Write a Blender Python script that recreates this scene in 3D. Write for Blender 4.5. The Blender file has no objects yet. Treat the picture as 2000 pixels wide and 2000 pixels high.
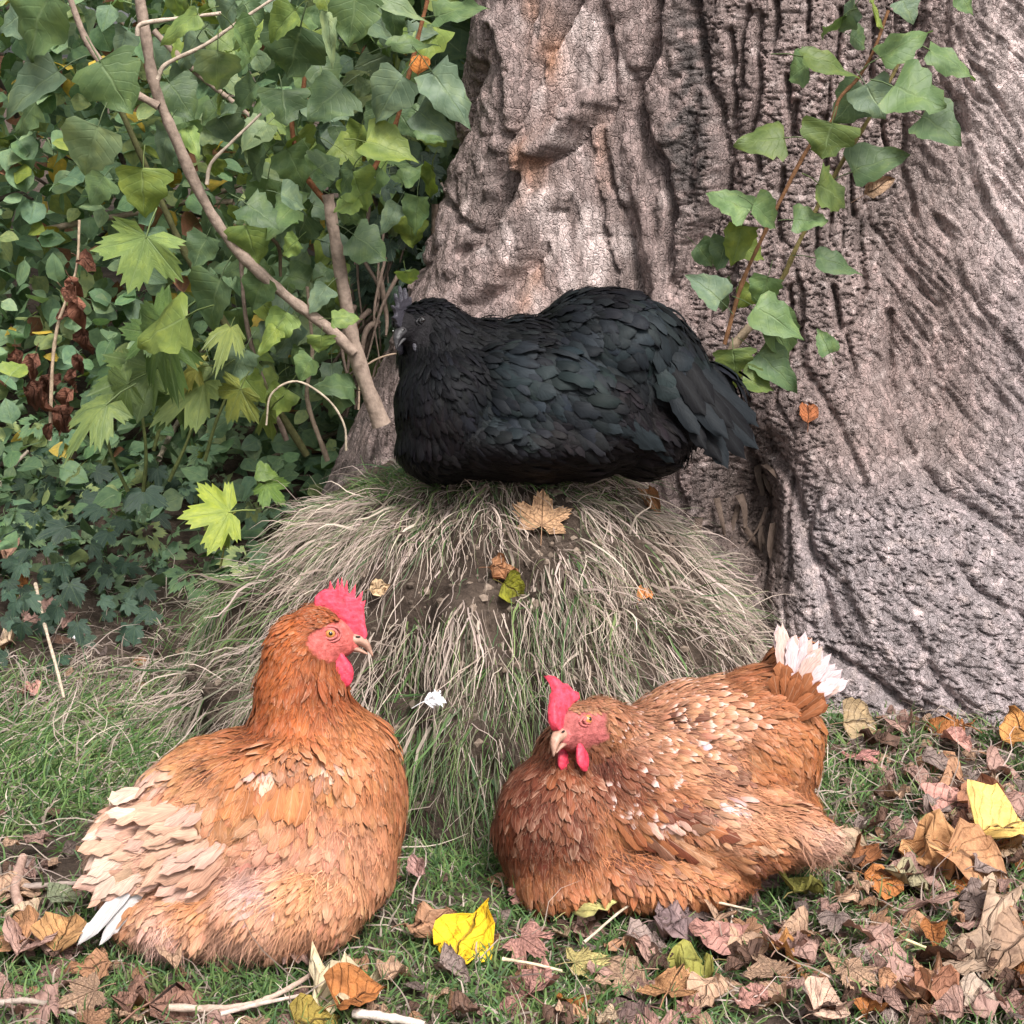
import bpy, bmesh, math, random
import numpy as np
from mathutils import Vector, Matrix

random.seed(7)
rng = np.random.default_rng(11)
S = bpy.context.scene
COL = S.collection

# ------------------------------------------------------------------ camera, sky, sun, exposure
CAM_H, PITCH, FPX = 0.92, math.radians(15.0), 3333.0
cam_data = bpy.data.cameras.new('camera')
cam_data.sensor_width = 36.0
cam_data.lens = 36.0 * FPX / 2000.0
cam_data.clip_start = 0.05
cam_data.clip_end = 400.0
cam = bpy.data.objects.new('camera', cam_data)
COL.objects.link(cam)
cam.location = (0, 0, CAM_H)
cam.rotation_euler = (math.radians(90) - PITCH, 0, 0)
S.camera = cam

SUN_EL, SUN_AZ = math.radians(56), math.radians(152)     # azimuth measured from +Y towards +X
world = bpy.data.worlds.new('World')
S.world = world
world.use_nodes = True
wn, wl = world.node_tree.nodes, world.node_tree.links
wn.clear()
w_out = wn.new('ShaderNodeOutputWorld')
w_bg = wn.new('ShaderNodeBackground')
w_sky = wn.new('ShaderNodeTexSky')
w_sky.sky_type = 'NISHITA'
w_sky.sun_disc = False
w_sky.sun_elevation = SUN_EL
w_sky.sun_rotation = SUN_AZ
w_sky.air_density = 1.0
w_sky.dust_density = 4.0
w_hs = wn.new('ShaderNodeHueSaturation')                 # a veiled, nearly white overcast sky
w_hs.inputs['Saturation'].default_value = 0.10
wl.new(w_sky.outputs[0], w_hs.inputs['Color'])
wl.new(w_hs.outputs[0], w_bg.inputs['Color'])
w_bg.inputs['Strength'].default_value = 0.135
wl.new(w_bg.outputs[0], w_out.inputs[0])

sun_data = bpy.data.lights.new('sun', 'SUN')
sun_data.energy = 2.7
sun_data.angle = math.radians(18)
sun_data.color = (1.0, 0.95, 0.90)
sun = bpy.data.objects.new('sun', sun_data)
COL.objects.link(sun)
sd = Vector((math.sin(SUN_AZ) * math.cos(SUN_EL), math.cos(SUN_AZ) * math.cos(SUN_EL), math.sin(SUN_EL)))
sun.rotation_euler = (-sd).to_track_quat('-Z', 'Y').to_euler()

S.view_settings.view_transform = 'Standard'
S.view_settings.look = 'None'
S.view_settings.gamma = 1.0
S.view_settings.exposure = 0.88
S.view_settings.use_curve_mapping = False
S.render.engine = 'CYCLES'
S.cycles.max_bounces = 6
S.cycles.use_denoising = True

# ------------------------------------------------------------------ small helpers
AX_R = np.array([1.0, 0, 0])
AX_F = np.array([0, math.cos(PITCH), -math.sin(PITCH)])
AX_U = np.array([0, math.sin(PITCH), math.cos(PITCH)])
EYE = np.array([0, 0, CAM_H])

def at(px, py, Y):
    """World point seen at a place of the photograph, Y metres in front of the camera."""
    d = AX_F + (px - 1000) / FPX * AX_R + (1000 - py) / FPX * AX_U
    return EYE + d * (Y / d[1])

def on_ground(px, py, z=0.0):
    d = AX_F + (px - 1000) / FPX * AX_R + (1000 - py) / FPX * AX_U
    return EYE + d * ((z - CAM_H) / d[2])

def seen(P):
    """Photograph coordinates of world points (used to lay features out while modelling)."""
    q = np.asarray(P) - EYE
    f = np.maximum(q @ AX_F, 1e-3)
    return 1000 + FPX * (q @ AX_R) / f, 1000 - FPX * (q @ AX_U) / f

def _h(ix, iy, seed):
    n = (ix.astype(np.int64) * 374761393 + iy.astype(np.int64) * 668265263 + seed * 1274126177) & 0xFFFFFFFF
    n = ((n ^ (n >> 13)) * 1274126177) & 0xFFFFFFFF
    n = ((n ^ (n >> 16)) * 2246822519) & 0xFFFFFFFF
    return n ^ (n >> 15)

def noise(x, y, seed=0):
    x = np.asarray(x, float); y = np.asarray(y, float)
    ix = np.floor(x); iy = np.floor(y); fx = x - ix; fy = y - iy
    u = fx * fx * fx * (fx * (fx * 6 - 15) + 10); v = fy * fy * fy * (fy * (fy * 6 - 15) + 10)
    def g(a, b):
        an = _h(ix + a, iy + b, seed) * (2 * math.pi / 4294967296.0)
        return np.cos(an) * (fx - a) + np.sin(an) * (fy - b)
    return 1.4 * ((g(0, 0) * (1 - u) + g(1, 0) * u) * (1 - v) + (g(0, 1) * (1 - u) + g(1, 1) * u) * v)

def fbm(x, y, seed=0, octv=4, gain=0.5):
    a, s = 1.0, 0.0
    for k in range(octv):
        s = s + a * noise(x, y, seed + k); x = x * 2.03 + 11.7; y = y * 2.03 + 5.3; a *= gain
    return s

def ridged(x, y, seed=0, octv=3):
    a, s = 1.0, 0.0
    for k in range(octv):
        s = s + a * (1 - np.abs(noise(x, y, seed + k)) * 2.0); x = x * 2.07 + 3.1; y = y * 2.07 + 9.2; a *= 0.5
    return s

def cells(x, y, seed=0):
    """Distance between the two nearest cell points: 0 on the cracks between plates; and a value per plate."""
    ix = np.floor(x); iy = np.floor(y)
    d1 = np.full(x.shape, 9.0); d2 = np.full(x.shape, 9.0); idv = np.zeros(x.shape)
    for a in (-1, 0, 1):
        for b in (-1, 0, 1):
            h = _h(ix + a, iy + b, seed)
            qx = ix + a + (h & 0xFFFF) / 65535.0; qy = iy + b + ((h >> 16) & 0xFFFF) / 65535.0
            d = np.hypot(qx - x, qy - y)
            nearer = d < d1
            d2 = np.where(nearer, d1, np.minimum(d2, d)); idv = np.where(nearer, (h % 1000) / 1000.0, idv)
            d1 = np.where(nearer, d, d1)
    return d2 - d1, idv

def sstep(a, b, x):
    t = np.clip((x - a) / (b - a), 0, 1)
    return t * t * (3 - 2 * t)

def mesh(name, V, F, mat=None, uv=None, col=None, smooth=True):
    """One mesh from arrays; F: (n,3) or (n,4) array, or a list of index tuples. uv and col are per vertex."""
    me = bpy.data.meshes.new(name)
    V = np.asarray(V, np.float32)
    if isinstance(F, np.ndarray):
        k = F.shape[1]; flat = F.astype(np.int32).ravel(); starts = np.arange(0, len(flat), k, dtype=np.int32)
    else:
        flat = np.array([i for f in F for i in f], np.int32)
        starts = np.concatenate([[0], np.cumsum([len(f) for f in F])[:-1]]).astype(np.int32)
    me.vertices.add(len(V)); me.vertices.foreach_set('co', V.ravel())
    me.loops.add(len(flat)); me.loops.foreach_set('vertex_index', flat)
    me.polygons.add(len(starts)); me.polygons.foreach_set('loop_start', starts)
    me.polygons.foreach_set('use_smooth', np.full(len(starts), smooth, bool))
    me.update(calc_edges=True)
    if uv is not None:
        l = me.uv_layers.new(name='UVMap')
        l.data.foreach_set('uv', np.asarray(uv, np.float32)[flat].ravel())
    if col is not None:
        c = np.asarray(col, np.float32)
        if c.shape[1] == 3:
            c = np.concatenate([c, np.ones((len(c), 1), np.float32)], 1)
        a = me.color_attributes.new('Col', 'FLOAT_COLOR', 'POINT')
        a.data.foreach_set('color', c.ravel())
    if mat:
        me.materials.append(mat)
    return me

def link(name, me, parent=None, **props):
    o = bpy.data.objects.new(name, me)
    COL.objects.link(o)
    if parent is not None:
        o.parent = parent
        o.matrix_parent_inverse = PINV.get(parent.name, Matrix.Identity(4))
    for k, v in props.items():
        o[k] = v
    return o

PINV = {}
def thing(name, loc, label, category, group=None):
    o = bpy.data.objects.new(name, None)
    COL.objects.link(o)
    o.location = tuple(loc)
    o.empty_display_size = 0.05
    o['label'] = label; o['category'] = category
    if group: o['group'] = group
    PINV[o.name] = Matrix.Translation(-Vector(loc))
    return o

class Bag:
    """Collects vertices and faces of one mesh."""
    def __init__(s): s.V = []; s.F = []; s.C = []; s.U = []; s.n = 0
    def add(s, V, F, col=None, uv=None):
        V = np.asarray(V, float)
        s.F.append(np.asarray(F, np.int64) + s.n); s.V.append(V); s.n += len(V)
        s.C.append(np.broadcast_to(np.asarray((1, 1, 1) if col is None else col, float), (len(V), 3)))
        s.U.append(np.zeros((len(V), 2)) if uv is None else uv)
    def make(s, name, mat, smooth=True):
        return mesh(name, np.concatenate(s.V), np.concatenate(s.F), mat, np.concatenate(s.U), np.concatenate(s.C), smooth)

def tube(bag, P, R, n=7, col=None, rough=0.0):
    """A closed tapering tube along points P with radii R; uv runs (round, along)."""
    P = np.asarray(P, float); R = np.broadcast_to(np.asarray(R, float), (len(P),))
    T = np.gradient(P, axis=0); T /= np.linalg.norm(T, axis=1)[:, None] + 1e-9
    up = np.array([0.31, -0.83, 0.46])
    A = np.cross(T, up); A /= np.linalg.norm(A, axis=1)[:, None] + 1e-9
    B = np.cross(T, A)
    an = np.linspace(0, 2 * math.pi, n, endpoint=False)
    rr = R[:, None] * (1 + rough * rng.normal(size=(len(P), n)))
    V = P[:, None] + rr[..., None] * (np.cos(an)[None, :, None] * A[:, None] + np.sin(an)[None, :, None] * B[:, None])
    V = V.reshape(-1, 3)
    L = np.concatenate([[0], np.cumsum(np.linalg.norm(np.diff(P, axis=0), axis=1))])
    uv = np.stack(np.broadcast_arrays(an[None] / 6.2832, L[:, None]), -1).reshape(-1, 2)
    m = len(P)
    i, j = np.meshgrid(np.arange(m - 1), np.arange(n), indexing='ij')
    F = np.stack([i * n + j, i * n + (j + 1) % n, (i + 1) * n + (j + 1) % n, (i + 1) * n + j], -1).reshape(-1, 4)
    V = np.concatenate([V, [P[0]], [P[-1]]]); uv = np.concatenate([uv, [[0, 0]], [[0, L[-1]]]])
    caps = [[(k + 1) % n, k, m * n, m * n] for k in range(n)] + [[(m - 1) * n + k, (m - 1) * n + (k + 1) % n, m * n + 1, m * n + 1] for k in range(n)]
    bag.add(V, np.concatenate([F, np.array(caps)]), col, uv)

def tidy(me):
    """Turns doubled-corner quads (tube caps) into triangles."""
    me.validate(clean_customdata=False)
    return me

def curve(pts, k=6):
    """Smooth path through points (Catmull-Rom)."""
    p = np.asarray(pts, float)
    if len(p) < 3:
        t = np.linspace(0, 1, k + 1)[:, None]
        return p[0] * (1 - t) + p[-1] * t
    q = np.concatenate([[2 * p[0] - p[1]], p, [2 * p[-1] - p[-2]]])
    out = []
    for i in range(len(p) - 1):
        a, b, c, d = q[i:i + 4]
        for t in np.linspace(0, 1, k, endpoint=False):
            out.append(0.5 * ((2 * b) + (-a + c) * t + (2 * a - 5 * b + 4 * c - d) * t * t + (-a + 3 * b - 3 * c + d) * t ** 3))
    out.append(p[-1])
    return np.array(out)

# ------------------------------------------------------------------ materials
def new_mat(name):
    m = bpy.data.materials.new(name); m.use_nodes = True
    nt = m.node_tree
    return m, nt, nt.nodes, nt.links, nt.nodes['Principled BSDF'], nt.nodes['Material Output']

def N(nt, kind, **kw):
    n = nt.nodes.new('ShaderNode' + kind)
    for k, v in kw.items():
        if k in n.inputs: n.inputs[k].default_value = v
        else: setattr(n, k, v)
    return n

def math_n(nt, op, a, b=None, clamp=False):
    n = nt.nodes.new('ShaderNodeMath'); n.operation = op; n.use_clamp = clamp
    for i, v in enumerate((a, b)):
        if v is None: continue
        if isinstance(v, (int, float)): n.inputs[i].default_value = v
        else: nt.links.new(v, n.inputs[i])
    return n.outputs[0]

def mix_c(nt, fac, a, b, blend='MIX'):
    n = nt.nodes.new('ShaderNodeMix'); n.data_type = 'RGBA'; n.blend_type = blend
    for sock, v in ((n.inputs[0], fac), (n.inputs[6], a), (n.inputs[7], b)):
        if isinstance(v, (int, float)): sock.default_value = v
        elif isinstance(v, tuple): sock.default_value = (*v, 1.0) if len(v) == 3 else v
        else: nt.links.new(v, sock)
    return n.outputs[2]

def ramp(nt, fac, stops):
    n = nt.nodes.new('ShaderNodeValToRGB')
    e = n.color_ramp.elements
    while len(e) < len(stops): e.new(0.5)
    for k, (p, c) in enumerate(stops):
        e[k].position = p; e[k].color = (*c, 1) if len(c) == 3 else c
    nt.links.new(fac, n.inputs[0])
    return n.outputs[0]

def bump(nt, height, strength, dist, bsdf):
    b = N(nt, 'Bump', Strength=strength, Distance=dist)
    nt.links.new(height, b.inputs['Height']); nt.links.new(b.outputs[0], bsdf.inputs['Normal'])

def N_sep(nt, col):
    s = N(nt, 'SeparateColor'); nt.links.new(col, s.inputs[0]); return s.outputs[0]

def bark_material():
    m, nt, n, l, p, out = new_mat('bark')
    a = N(nt, 'Attribute', attribute_name='Col')
    t = N(nt, 'TexCoord')
    n1 = N(nt, 'TexNoise', Scale=70.0, Detail=8.0, Roughness=0.75)
    mp = N(nt, 'Mapping'); mp.inputs['Scale'].default_value = (1.0, 1.0, 0.24); l.new(t.outputs['Object'], mp.inputs['Vector'])
    l.new(mp.outputs[0], n1.inputs['Vector'])
    wn_ = N(nt, 'TexNoise', Scale=45.0, Detail=3.0); l.new(t.outputs['Object'], wn_.inputs['Vector'])
    va = N(nt, 'VectorMath', operation='MULTIPLY_ADD'); l.new(wn_.outputs['Color'], va.inputs[0]); va.inputs[1].default_value = (.03, .03, .03); l.new(mp.outputs[0], va.inputs[2])
    vo = N(nt, 'TexVoronoi', Scale=88.0); vo.feature = 'DISTANCE_TO_EDGE'; l.new(va.outputs[0], vo.inputs['Vector'])
    vc = N(nt, 'TexVoronoi', Scale=88.0); l.new(va.outputs[0], vc.inputs['Vector'])
    crack = ramp(nt, vo.outputs['Distance'], [(0.0, (0, 0, 0)), (0.10, (1, 1, 1))])
    n2 = N(nt, 'TexNoise', Scale=330.0, Detail=4.0)
    l.new(t.outputs['Object'], n2.inputs['Vector'])
    f = ramp(nt, n1.outputs[0], [(0.3, (0.50, 0.47, 0.46)), (0.5, (1, 1, 1)), (0.68, (1.55, 1.50, 1.48))])
    c = mix_c(nt, 1.0, a.outputs['Color'], f, 'MULTIPLY')
    g = ramp(nt, n2.outputs[0], [(0.35, (0.75, 0.73, 0.72)), (0.65, (1.2, 1.2, 1.2))])
    c = mix_c(nt, 0.8, c, g, 'MULTIPLY')
    tint = ramp(nt, N_sep(nt, vc.outputs['Color']), [(0.0, (0.72, 0.70, 0.69)), (0.5, (1, 1, 1)), (1.0, (1.35, 1.30, 1.30))])
    c = mix_c(nt, 0.8, c, tint, 'MULTIPLY')
    l.new(c, p.inputs['Base Color'])
    p.inputs['Roughness'].default_value = 0.88
    p.inputs['Specular IOR Level'].default_value = 0.25
    h = math_n(nt, 'ADD', math_n(nt, 'ADD', n1.outputs[0], math_n(nt, 'MULTIPLY', n2.outputs[0], 0.4)), math_n(nt, 'MULTIPLY', crack, 0.30))
    bump(nt, h, 1.0, 0.009, p)
    return m

def soil_material():
    m, nt, n, l, p, out = new_mat('soil')
    t = N(nt, 'TexCoord')
    n1 = N(nt, 'TexNoise', Scale=9.0, Detail=6.0, Roughness=0.65); l.new(t.outputs['Object'], n1.inputs['Vector'])
    n2 = N(nt, 'TexNoise', Scale=110.0, Detail=6.0, Roughness=0.7); l.new(t.outputs['Object'], n2.inputs['Vector'])
    c = ramp(nt, n1.outputs[0], [(0.3, (0.038, 0.027, 0.021)), (0.5, (0.068, 0.051, 0.041)), (0.7, (0.11, 0.085, 0.068))])
    g = ramp(nt, n2.outputs[0], [(0.3, (0.55, 0.53, 0.52)), (0.7, (1.5, 1.45, 1.4))])
    l.new(mix_c(nt, 1.0, c, g, 'MULTIPLY'), p.inputs['Base Color'])
    p.inputs['Roughness'].default_value = 0.95
    p.inputs['Specular IOR Level'].default_value = 0.15
    bump(nt, n2.outputs[0], 0.9, 0.012, p)
    return m

def leaf_material(name, by_object, dead=False, trans=0.30, rough=0.52):
    """Leaf colour from the object (or from the vertices of a joined mass); veins and blotches from the leaf's own uv."""
    m, nt, n, l, p, out = new_mat(name)
    if by_object:
        oi = N(nt, 'ObjectInfo'); base = oi.outputs['Color']; rnd = oi.outputs['Random']
    else:
        a = N(nt, 'Attribute', attribute_name='Col'); base = a.outputs['Color']; rnd = None
    uv = N(nt, 'UVMap'); sp = N(nt, 'SeparateXYZ'); l.new(uv.outputs[0], sp.inputs[0])
    u, v = sp.outputs[0], sp.outputs[1]
    au = math_n(nt, 'ABSOLUTE', math_n(nt, 'SUBTRACT', u, 0.5))
    mid = math_n(nt, 'SUBTRACT', 1.0, math_n(nt, 'MULTIPLY', au, 32.0), True)
    ph = math_n(nt, 'FRACT', math_n(nt, 'SUBTRACT', math_n(nt, 'MULTIPLY', v, 6.5), math_n(nt, 'MULTIPLY', au, 4.4)))
    side = math_n(nt, 'SUBTRACT', 1.0, math_n(nt, 'MULTIPLY', math_n(nt, 'ABSOLUTE', math_n(nt, 'SUBTRACT', ph, 0.5)), 9.0), True)
    vein = math_n(nt, 'MAXIMUM', mid, math_n(nt, 'MULTIPLY', side, 0.28))
    t = N(nt, 'TexCoord')
    no = N(nt, 'TexNoise', Scale=3.2 if not dead else 4.5, Detail=5.0, Roughness=0.6); no.noise_dimensions = '4D'
    l.new(uv.outputs[0], no.inputs['Vector'])
    if rnd: l.new(math_n(nt, 'MULTIPLY', rnd, 37.0), no.inputs['W'])
    sp2 = N(nt, 'TexVoronoi', Scale=13.0); sp2.voronoi_dimensions = '4D'; l.new(uv.outputs[0], sp2.inputs['Vector'])
    if rnd: l.new(math_n(nt, 'MULTIPLY', rnd, 17.0), sp2.inputs['W'])
    if dead:
        tone = ramp(nt, no.outputs[0], [(0.30, (0.46, 0.42, 0.41)), (0.48, (0.96, 0.96, 0.96)), (0.70, (1.35, 1.3, 1.22))])
        c = mix_c(nt, 1.0, base, tone, 'MULTIPLY')
        c = mix_c(nt, math_n(nt, 'MULTIPLY', vein, 0.45), c, (0.16, 0.09, 0.06))
    else:
        tone = ramp(nt, no.outputs[0], [(0.3, (0.62, 0.70, 0.70)), (0.5, (1, 1, 1)), (0.72, (1.5, 1.35, 1.1))])
        c = mix_c(nt, 1.0, base, tone, 'MULTIPLY')
        c = mix_c(nt, math_n(nt, 'MULTIPLY', vein, 0.34), c, (0.28, 0.36, 0.18))
        spot = ramp(nt, sp2.outputs['Distance'], [(0.10, (1, 1, 1)), (0.16, (0, 0, 0))])
        many = ramp(nt, no.outputs[0], [(0.52, (0, 0, 0)), (0.62, (0.75, 0.75, 0.75))])
        c = mix_c(nt, math_n(nt, 'MULTIPLY', spot, many), c, (0.36, 0.30, 0.17))
    l.new(c, p.inputs['Base Color'])
    p.inputs['Roughness'].default_value = rough
    p.inputs['Specular IOR Level'].default_value = 0.38 if not dead else 0.25
    h = math_n(nt, 'SUBTRACT', math_n(nt, 'MULTIPLY', no.outputs[0], 0.8), math_n(nt, 'MULTIPLY', vein, 0.5))
    bump(nt, h, 0.5 if not dead else 1.0, 0.004 if not dead else 0.010, p)
    if trans > 0:
        tr = N(nt, 'BsdfTranslucent'); l.new(mix_c(nt, 1.0, c, (1.0, 1.1, 0.55) if not dead else (1.0, 0.8, 0.6), 'MULTIPLY'), tr.inputs['Color'])
        mx = N(nt, 'MixShader'); mx.inputs[0].default_value = trans
        l.new(p.outputs[0], mx.inputs[1]); l.new(tr.outputs[0], mx.inputs[2]); l.new(mx.outputs[0], out.inputs[0])
    return m

def grass_material():
    m, nt, n, l, p, out = new_mat('grass_blades')
    a = N(nt, 'Attribute', attribute_name='Col')
    l.new(a.outputs['Color'], p.inputs['Base Color'])
    p.inputs['Roughness'].default_value = 0.6
    p.inputs['Specular IOR Level'].default_value = 0.25
    tr = N(nt, 'BsdfTranslucent'); l.new(a.outputs['Color'], tr.inputs['Color'])
    mx = N(nt, 'MixShader'); mx.inputs[0].default_value = 0.3
    l.new(p.outputs[0], mx.inputs[1]); l.new(tr.outputs[0], mx.inputs[2]); l.new(mx.outputs[0], out.inputs[0])
    return m

def feather_material(name, shaft, shaft_mix, rough, spec, barb):
    m, nt, n, l, p, out = new_mat(name)
    a = N(nt, 'Attribute', attribute_name='Col')
    uv = N(nt, 'UVMap'); sp = N(nt, 'SeparateXYZ'); l.new(uv.outputs[0], sp.inputs[0])
    au = math_n(nt, 'ABSOLUTE', math_n(nt, 'SUBTRACT', sp.outputs[0], 0.5))
    mid = math_n(nt, 'SUBTRACT', 1.0, math_n(nt, 'MULTIPLY', au, 22.0), True)
    # barbs: fine lines leaning from the shaft to the edge, uneven
    no = N(nt, 'TexNoise', Scale=1.0, Detail=3.0)
    cx = N(nt, 'CombineXYZ')
    l.new(math_n(nt, 'MULTIPLY', math_n(nt, 'SUBTRACT', math_n(nt, 'MULTIPLY', sp.outputs[1], 26.0), math_n(nt, 'MULTIPLY', au, 30.0)), 1.0), cx.inputs[0])
    l.new(math_n(nt, 'MULTIPLY', au, 3.0), cx.inputs[1])
    t = N(nt, 'TexCoord')
    vm = N(nt, 'VectorMath', operation='MULTIPLY_ADD'); l.new(t.outputs['Object'], vm.inputs[0]); vm.inputs[1].default_value = (60, 60, 60); l.new(cx.outputs[0], vm.inputs[2])
    l.new(vm.outputs[0], no.inputs['Vector'])
    tone = ramp(nt, no.outputs[0], [(0.25, (1 - barb,) * 3), (0.5, (1, 1, 1)), (0.75, (1 + barb,) * 3)])
    c = mix_c(nt, 1.0, a.outputs['Color'], tone, 'MULTIPLY')
    c = mix_c(nt, math_n(nt, 'MULTIPLY', mid, shaft_mix), c, shaft)
    l.new(c, p.inputs['Base Color'])
    p.inputs['Roughness'].default_value = rough
    p.inputs['Specular IOR Level'].default_value = spec
    bump(nt, no.outputs[0], 0.35, 0.0015, p)
    return m

def plain(name, color, rough=0.6, noise_scale=0.0, spec=0.4, sss=0.0, var=0.25):
    m, nt, n, l, p, out = new_mat(name)
    p.inputs['Roughness'].default_value = rough
    p.inputs['Specular IOR Level'].default_value = spec
    p.inputs['Base Color'].default_value = (*color, 1)
    if noise_scale:
        t = N(nt, 'TexCoord'); no = N(nt, 'TexNoise', Scale=noise_scale, Detail=5.0)
        l.new(t.outputs['Object'], no.inputs['Vector'])
        c = ramp(nt, no.outputs[0], [(0.3, tuple(x * (1 - var) for x in color)), (0.7, tuple(min(1, x * (1 + var)) for x in color))])
        l.new(c, p.inputs['Base Color'])
        bump(nt, no.outputs[0], 0.6, 0.003, p)
    if sss:
        p.inputs['Subsurface Weight'].default_value = sss
        p.inputs['Subsurface Radius'].default_value = (0.006, 0.002, 0.002)
    return m

def vcol(name, rough=0.8, noise_scale=60.0, spec=0.2, bump_s=0.6):
    m, nt, n, l, p, out = new_mat(name)
    a = N(nt, 'Attribute', attribute_name='Col')
    t = N(nt, 'TexCoord'); no = N(nt, 'TexNoise', Scale=noise_scale, Detail=6.0, Roughness=0.65)
    l.new(t.outputs['Object'], no.inputs['Vector'])
    f = ramp(nt, no.outputs[0], [(0.3, (0.6, 0.58, 0.56)), (0.7, (1.35, 1.35, 1.35))])
    l.new(mix_c(nt, 1.0, a.outputs['Color'], f, 'MULTIPLY'), p.inputs['Base Color'])
    p.inputs['Roughness'].default_value = rough
    p.inputs['Specular IOR Level'].default_value = spec
    bump(nt, no.outputs[0], bump_s, 0.004, p)
    return m

M_BARK = bark_material()
M_SOIL = soil_material()
M_LEAF = leaf_material('live_leaf', True)
M_LEAF_MASS = leaf_material('live_leaf_mass', False)
M_DEAD = leaf_material('dead_leaf', True, True, 0.12, 0.7)
M_DEAD_MASS = leaf_material('dead_leaf_mass', False, True, 0.12, 0.7)
M_GRASS = grass_material()
M_TWIG = vcol('twig_bark', 0.8, 90.0)
M_SKIN = vcol('hen_skin', 0.6, 150.0, 0.16, 0.9)

# ------------------------------------------------------------------ ground
def ground_z(x, y):
    z = 0.010 * fbm(x * 2.1, y * 2.1, 3, 4)
    bank = sstep(2.5, 4.2, y) * sstep(0.2, -0.5, x) * 0.22
    return z + bank + 0.02 * np.clip(y - 4, 0, 30) * 0.5

def grid_mesh(xs, ys):
    X, Y = np.meshgrid(xs, ys)
    V = np.stack([X, Y, ground_z(X, Y)], -1).reshape(-1, 3)
    a, b = len(ys), len(xs)
    i, j = np.meshgrid(np.arange(a - 1), np.arange(b - 1), indexing='ij')
    F = np.stack([i * b + j, i * b + j + 1, (i + 1) * b + j + 1, (i + 1) * b + j], -1).reshape(-1, 4)
    return V, F
xs = np.concatenate([np.linspace(-200, -3, 18), np.linspace(-2.9, 2.9, 150), np.linspace(3, 200, 18)])
ys = np.concatenate([np.linspace(-60, 0.9, 14), np.linspace(1.0, 6.0, 150), np.linspace(6.2, 260, 24)])
link('ground', mesh('ground', *grid_mesh(xs, ys), M_SOIL), kind='structure')

# the soil mound in front of the trunk
MX, MY, MH = -0.02, 2.33, 0.392
def mound_pt(rho, phi):
    """rho 0..1 from the top to the foot, phi round it (0 = +x, -pi/2 = towards the camera)."""
    c, s = np.cos(phi), np.sin(phi)
    rx = np.where(c > 0, 0.375, 0.435); ry = np.where(s > 0, 0.50, 0.45)
    n = 1 + 0.13 * fbm(np.cos(phi) * 2.6 + 5, np.sin(phi) * 2.6, 21, 3)
    k = (np.abs(rho) ** 1.0)
    x = MX + rx * k * c * n; y = MY + ry * k * s * n
    prof = (1 - k ** 3.0) ** 0.85
    skirt = 0.62 * prof + 0.38 * (1 - k ** 1.5)
    z = MH * skirt - 0.03
    d = (0.024 * fbm(x * 9, y * 9 + z * 9, 5, 4) + 0.007 * fbm(x * 45, y * 30 + z * 45, 6, 3)) * (0.30 + k)
    return np.stack([x + d * c * k, y + d * s * k, z + 0.03 + d * 0.7], -1)
nr, nphi = 150, 330
RHO, PHI = np.meshgrid(np.linspace(0, 1, nr), np.linspace(0, 2 * math.pi, nphi, endpoint=False), indexing='ij')
V = mound_pt(RHO, PHI).reshape(-1, 3); V[-nphi:, 2] = -0.05
i, j = np.meshgrid(np.arange(nr - 1), np.arange(nphi), indexing='ij')
F = np.stack([i * nphi + j, (i + 1) * nphi + j, (i + 1) * nphi + (j + 1) % nphi, i * nphi + (j + 1) % nphi], -1).reshape(-1, 4)
link('soil_mound', mesh('soil_mound', V, F, M_SOIL), kind='structure')

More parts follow.
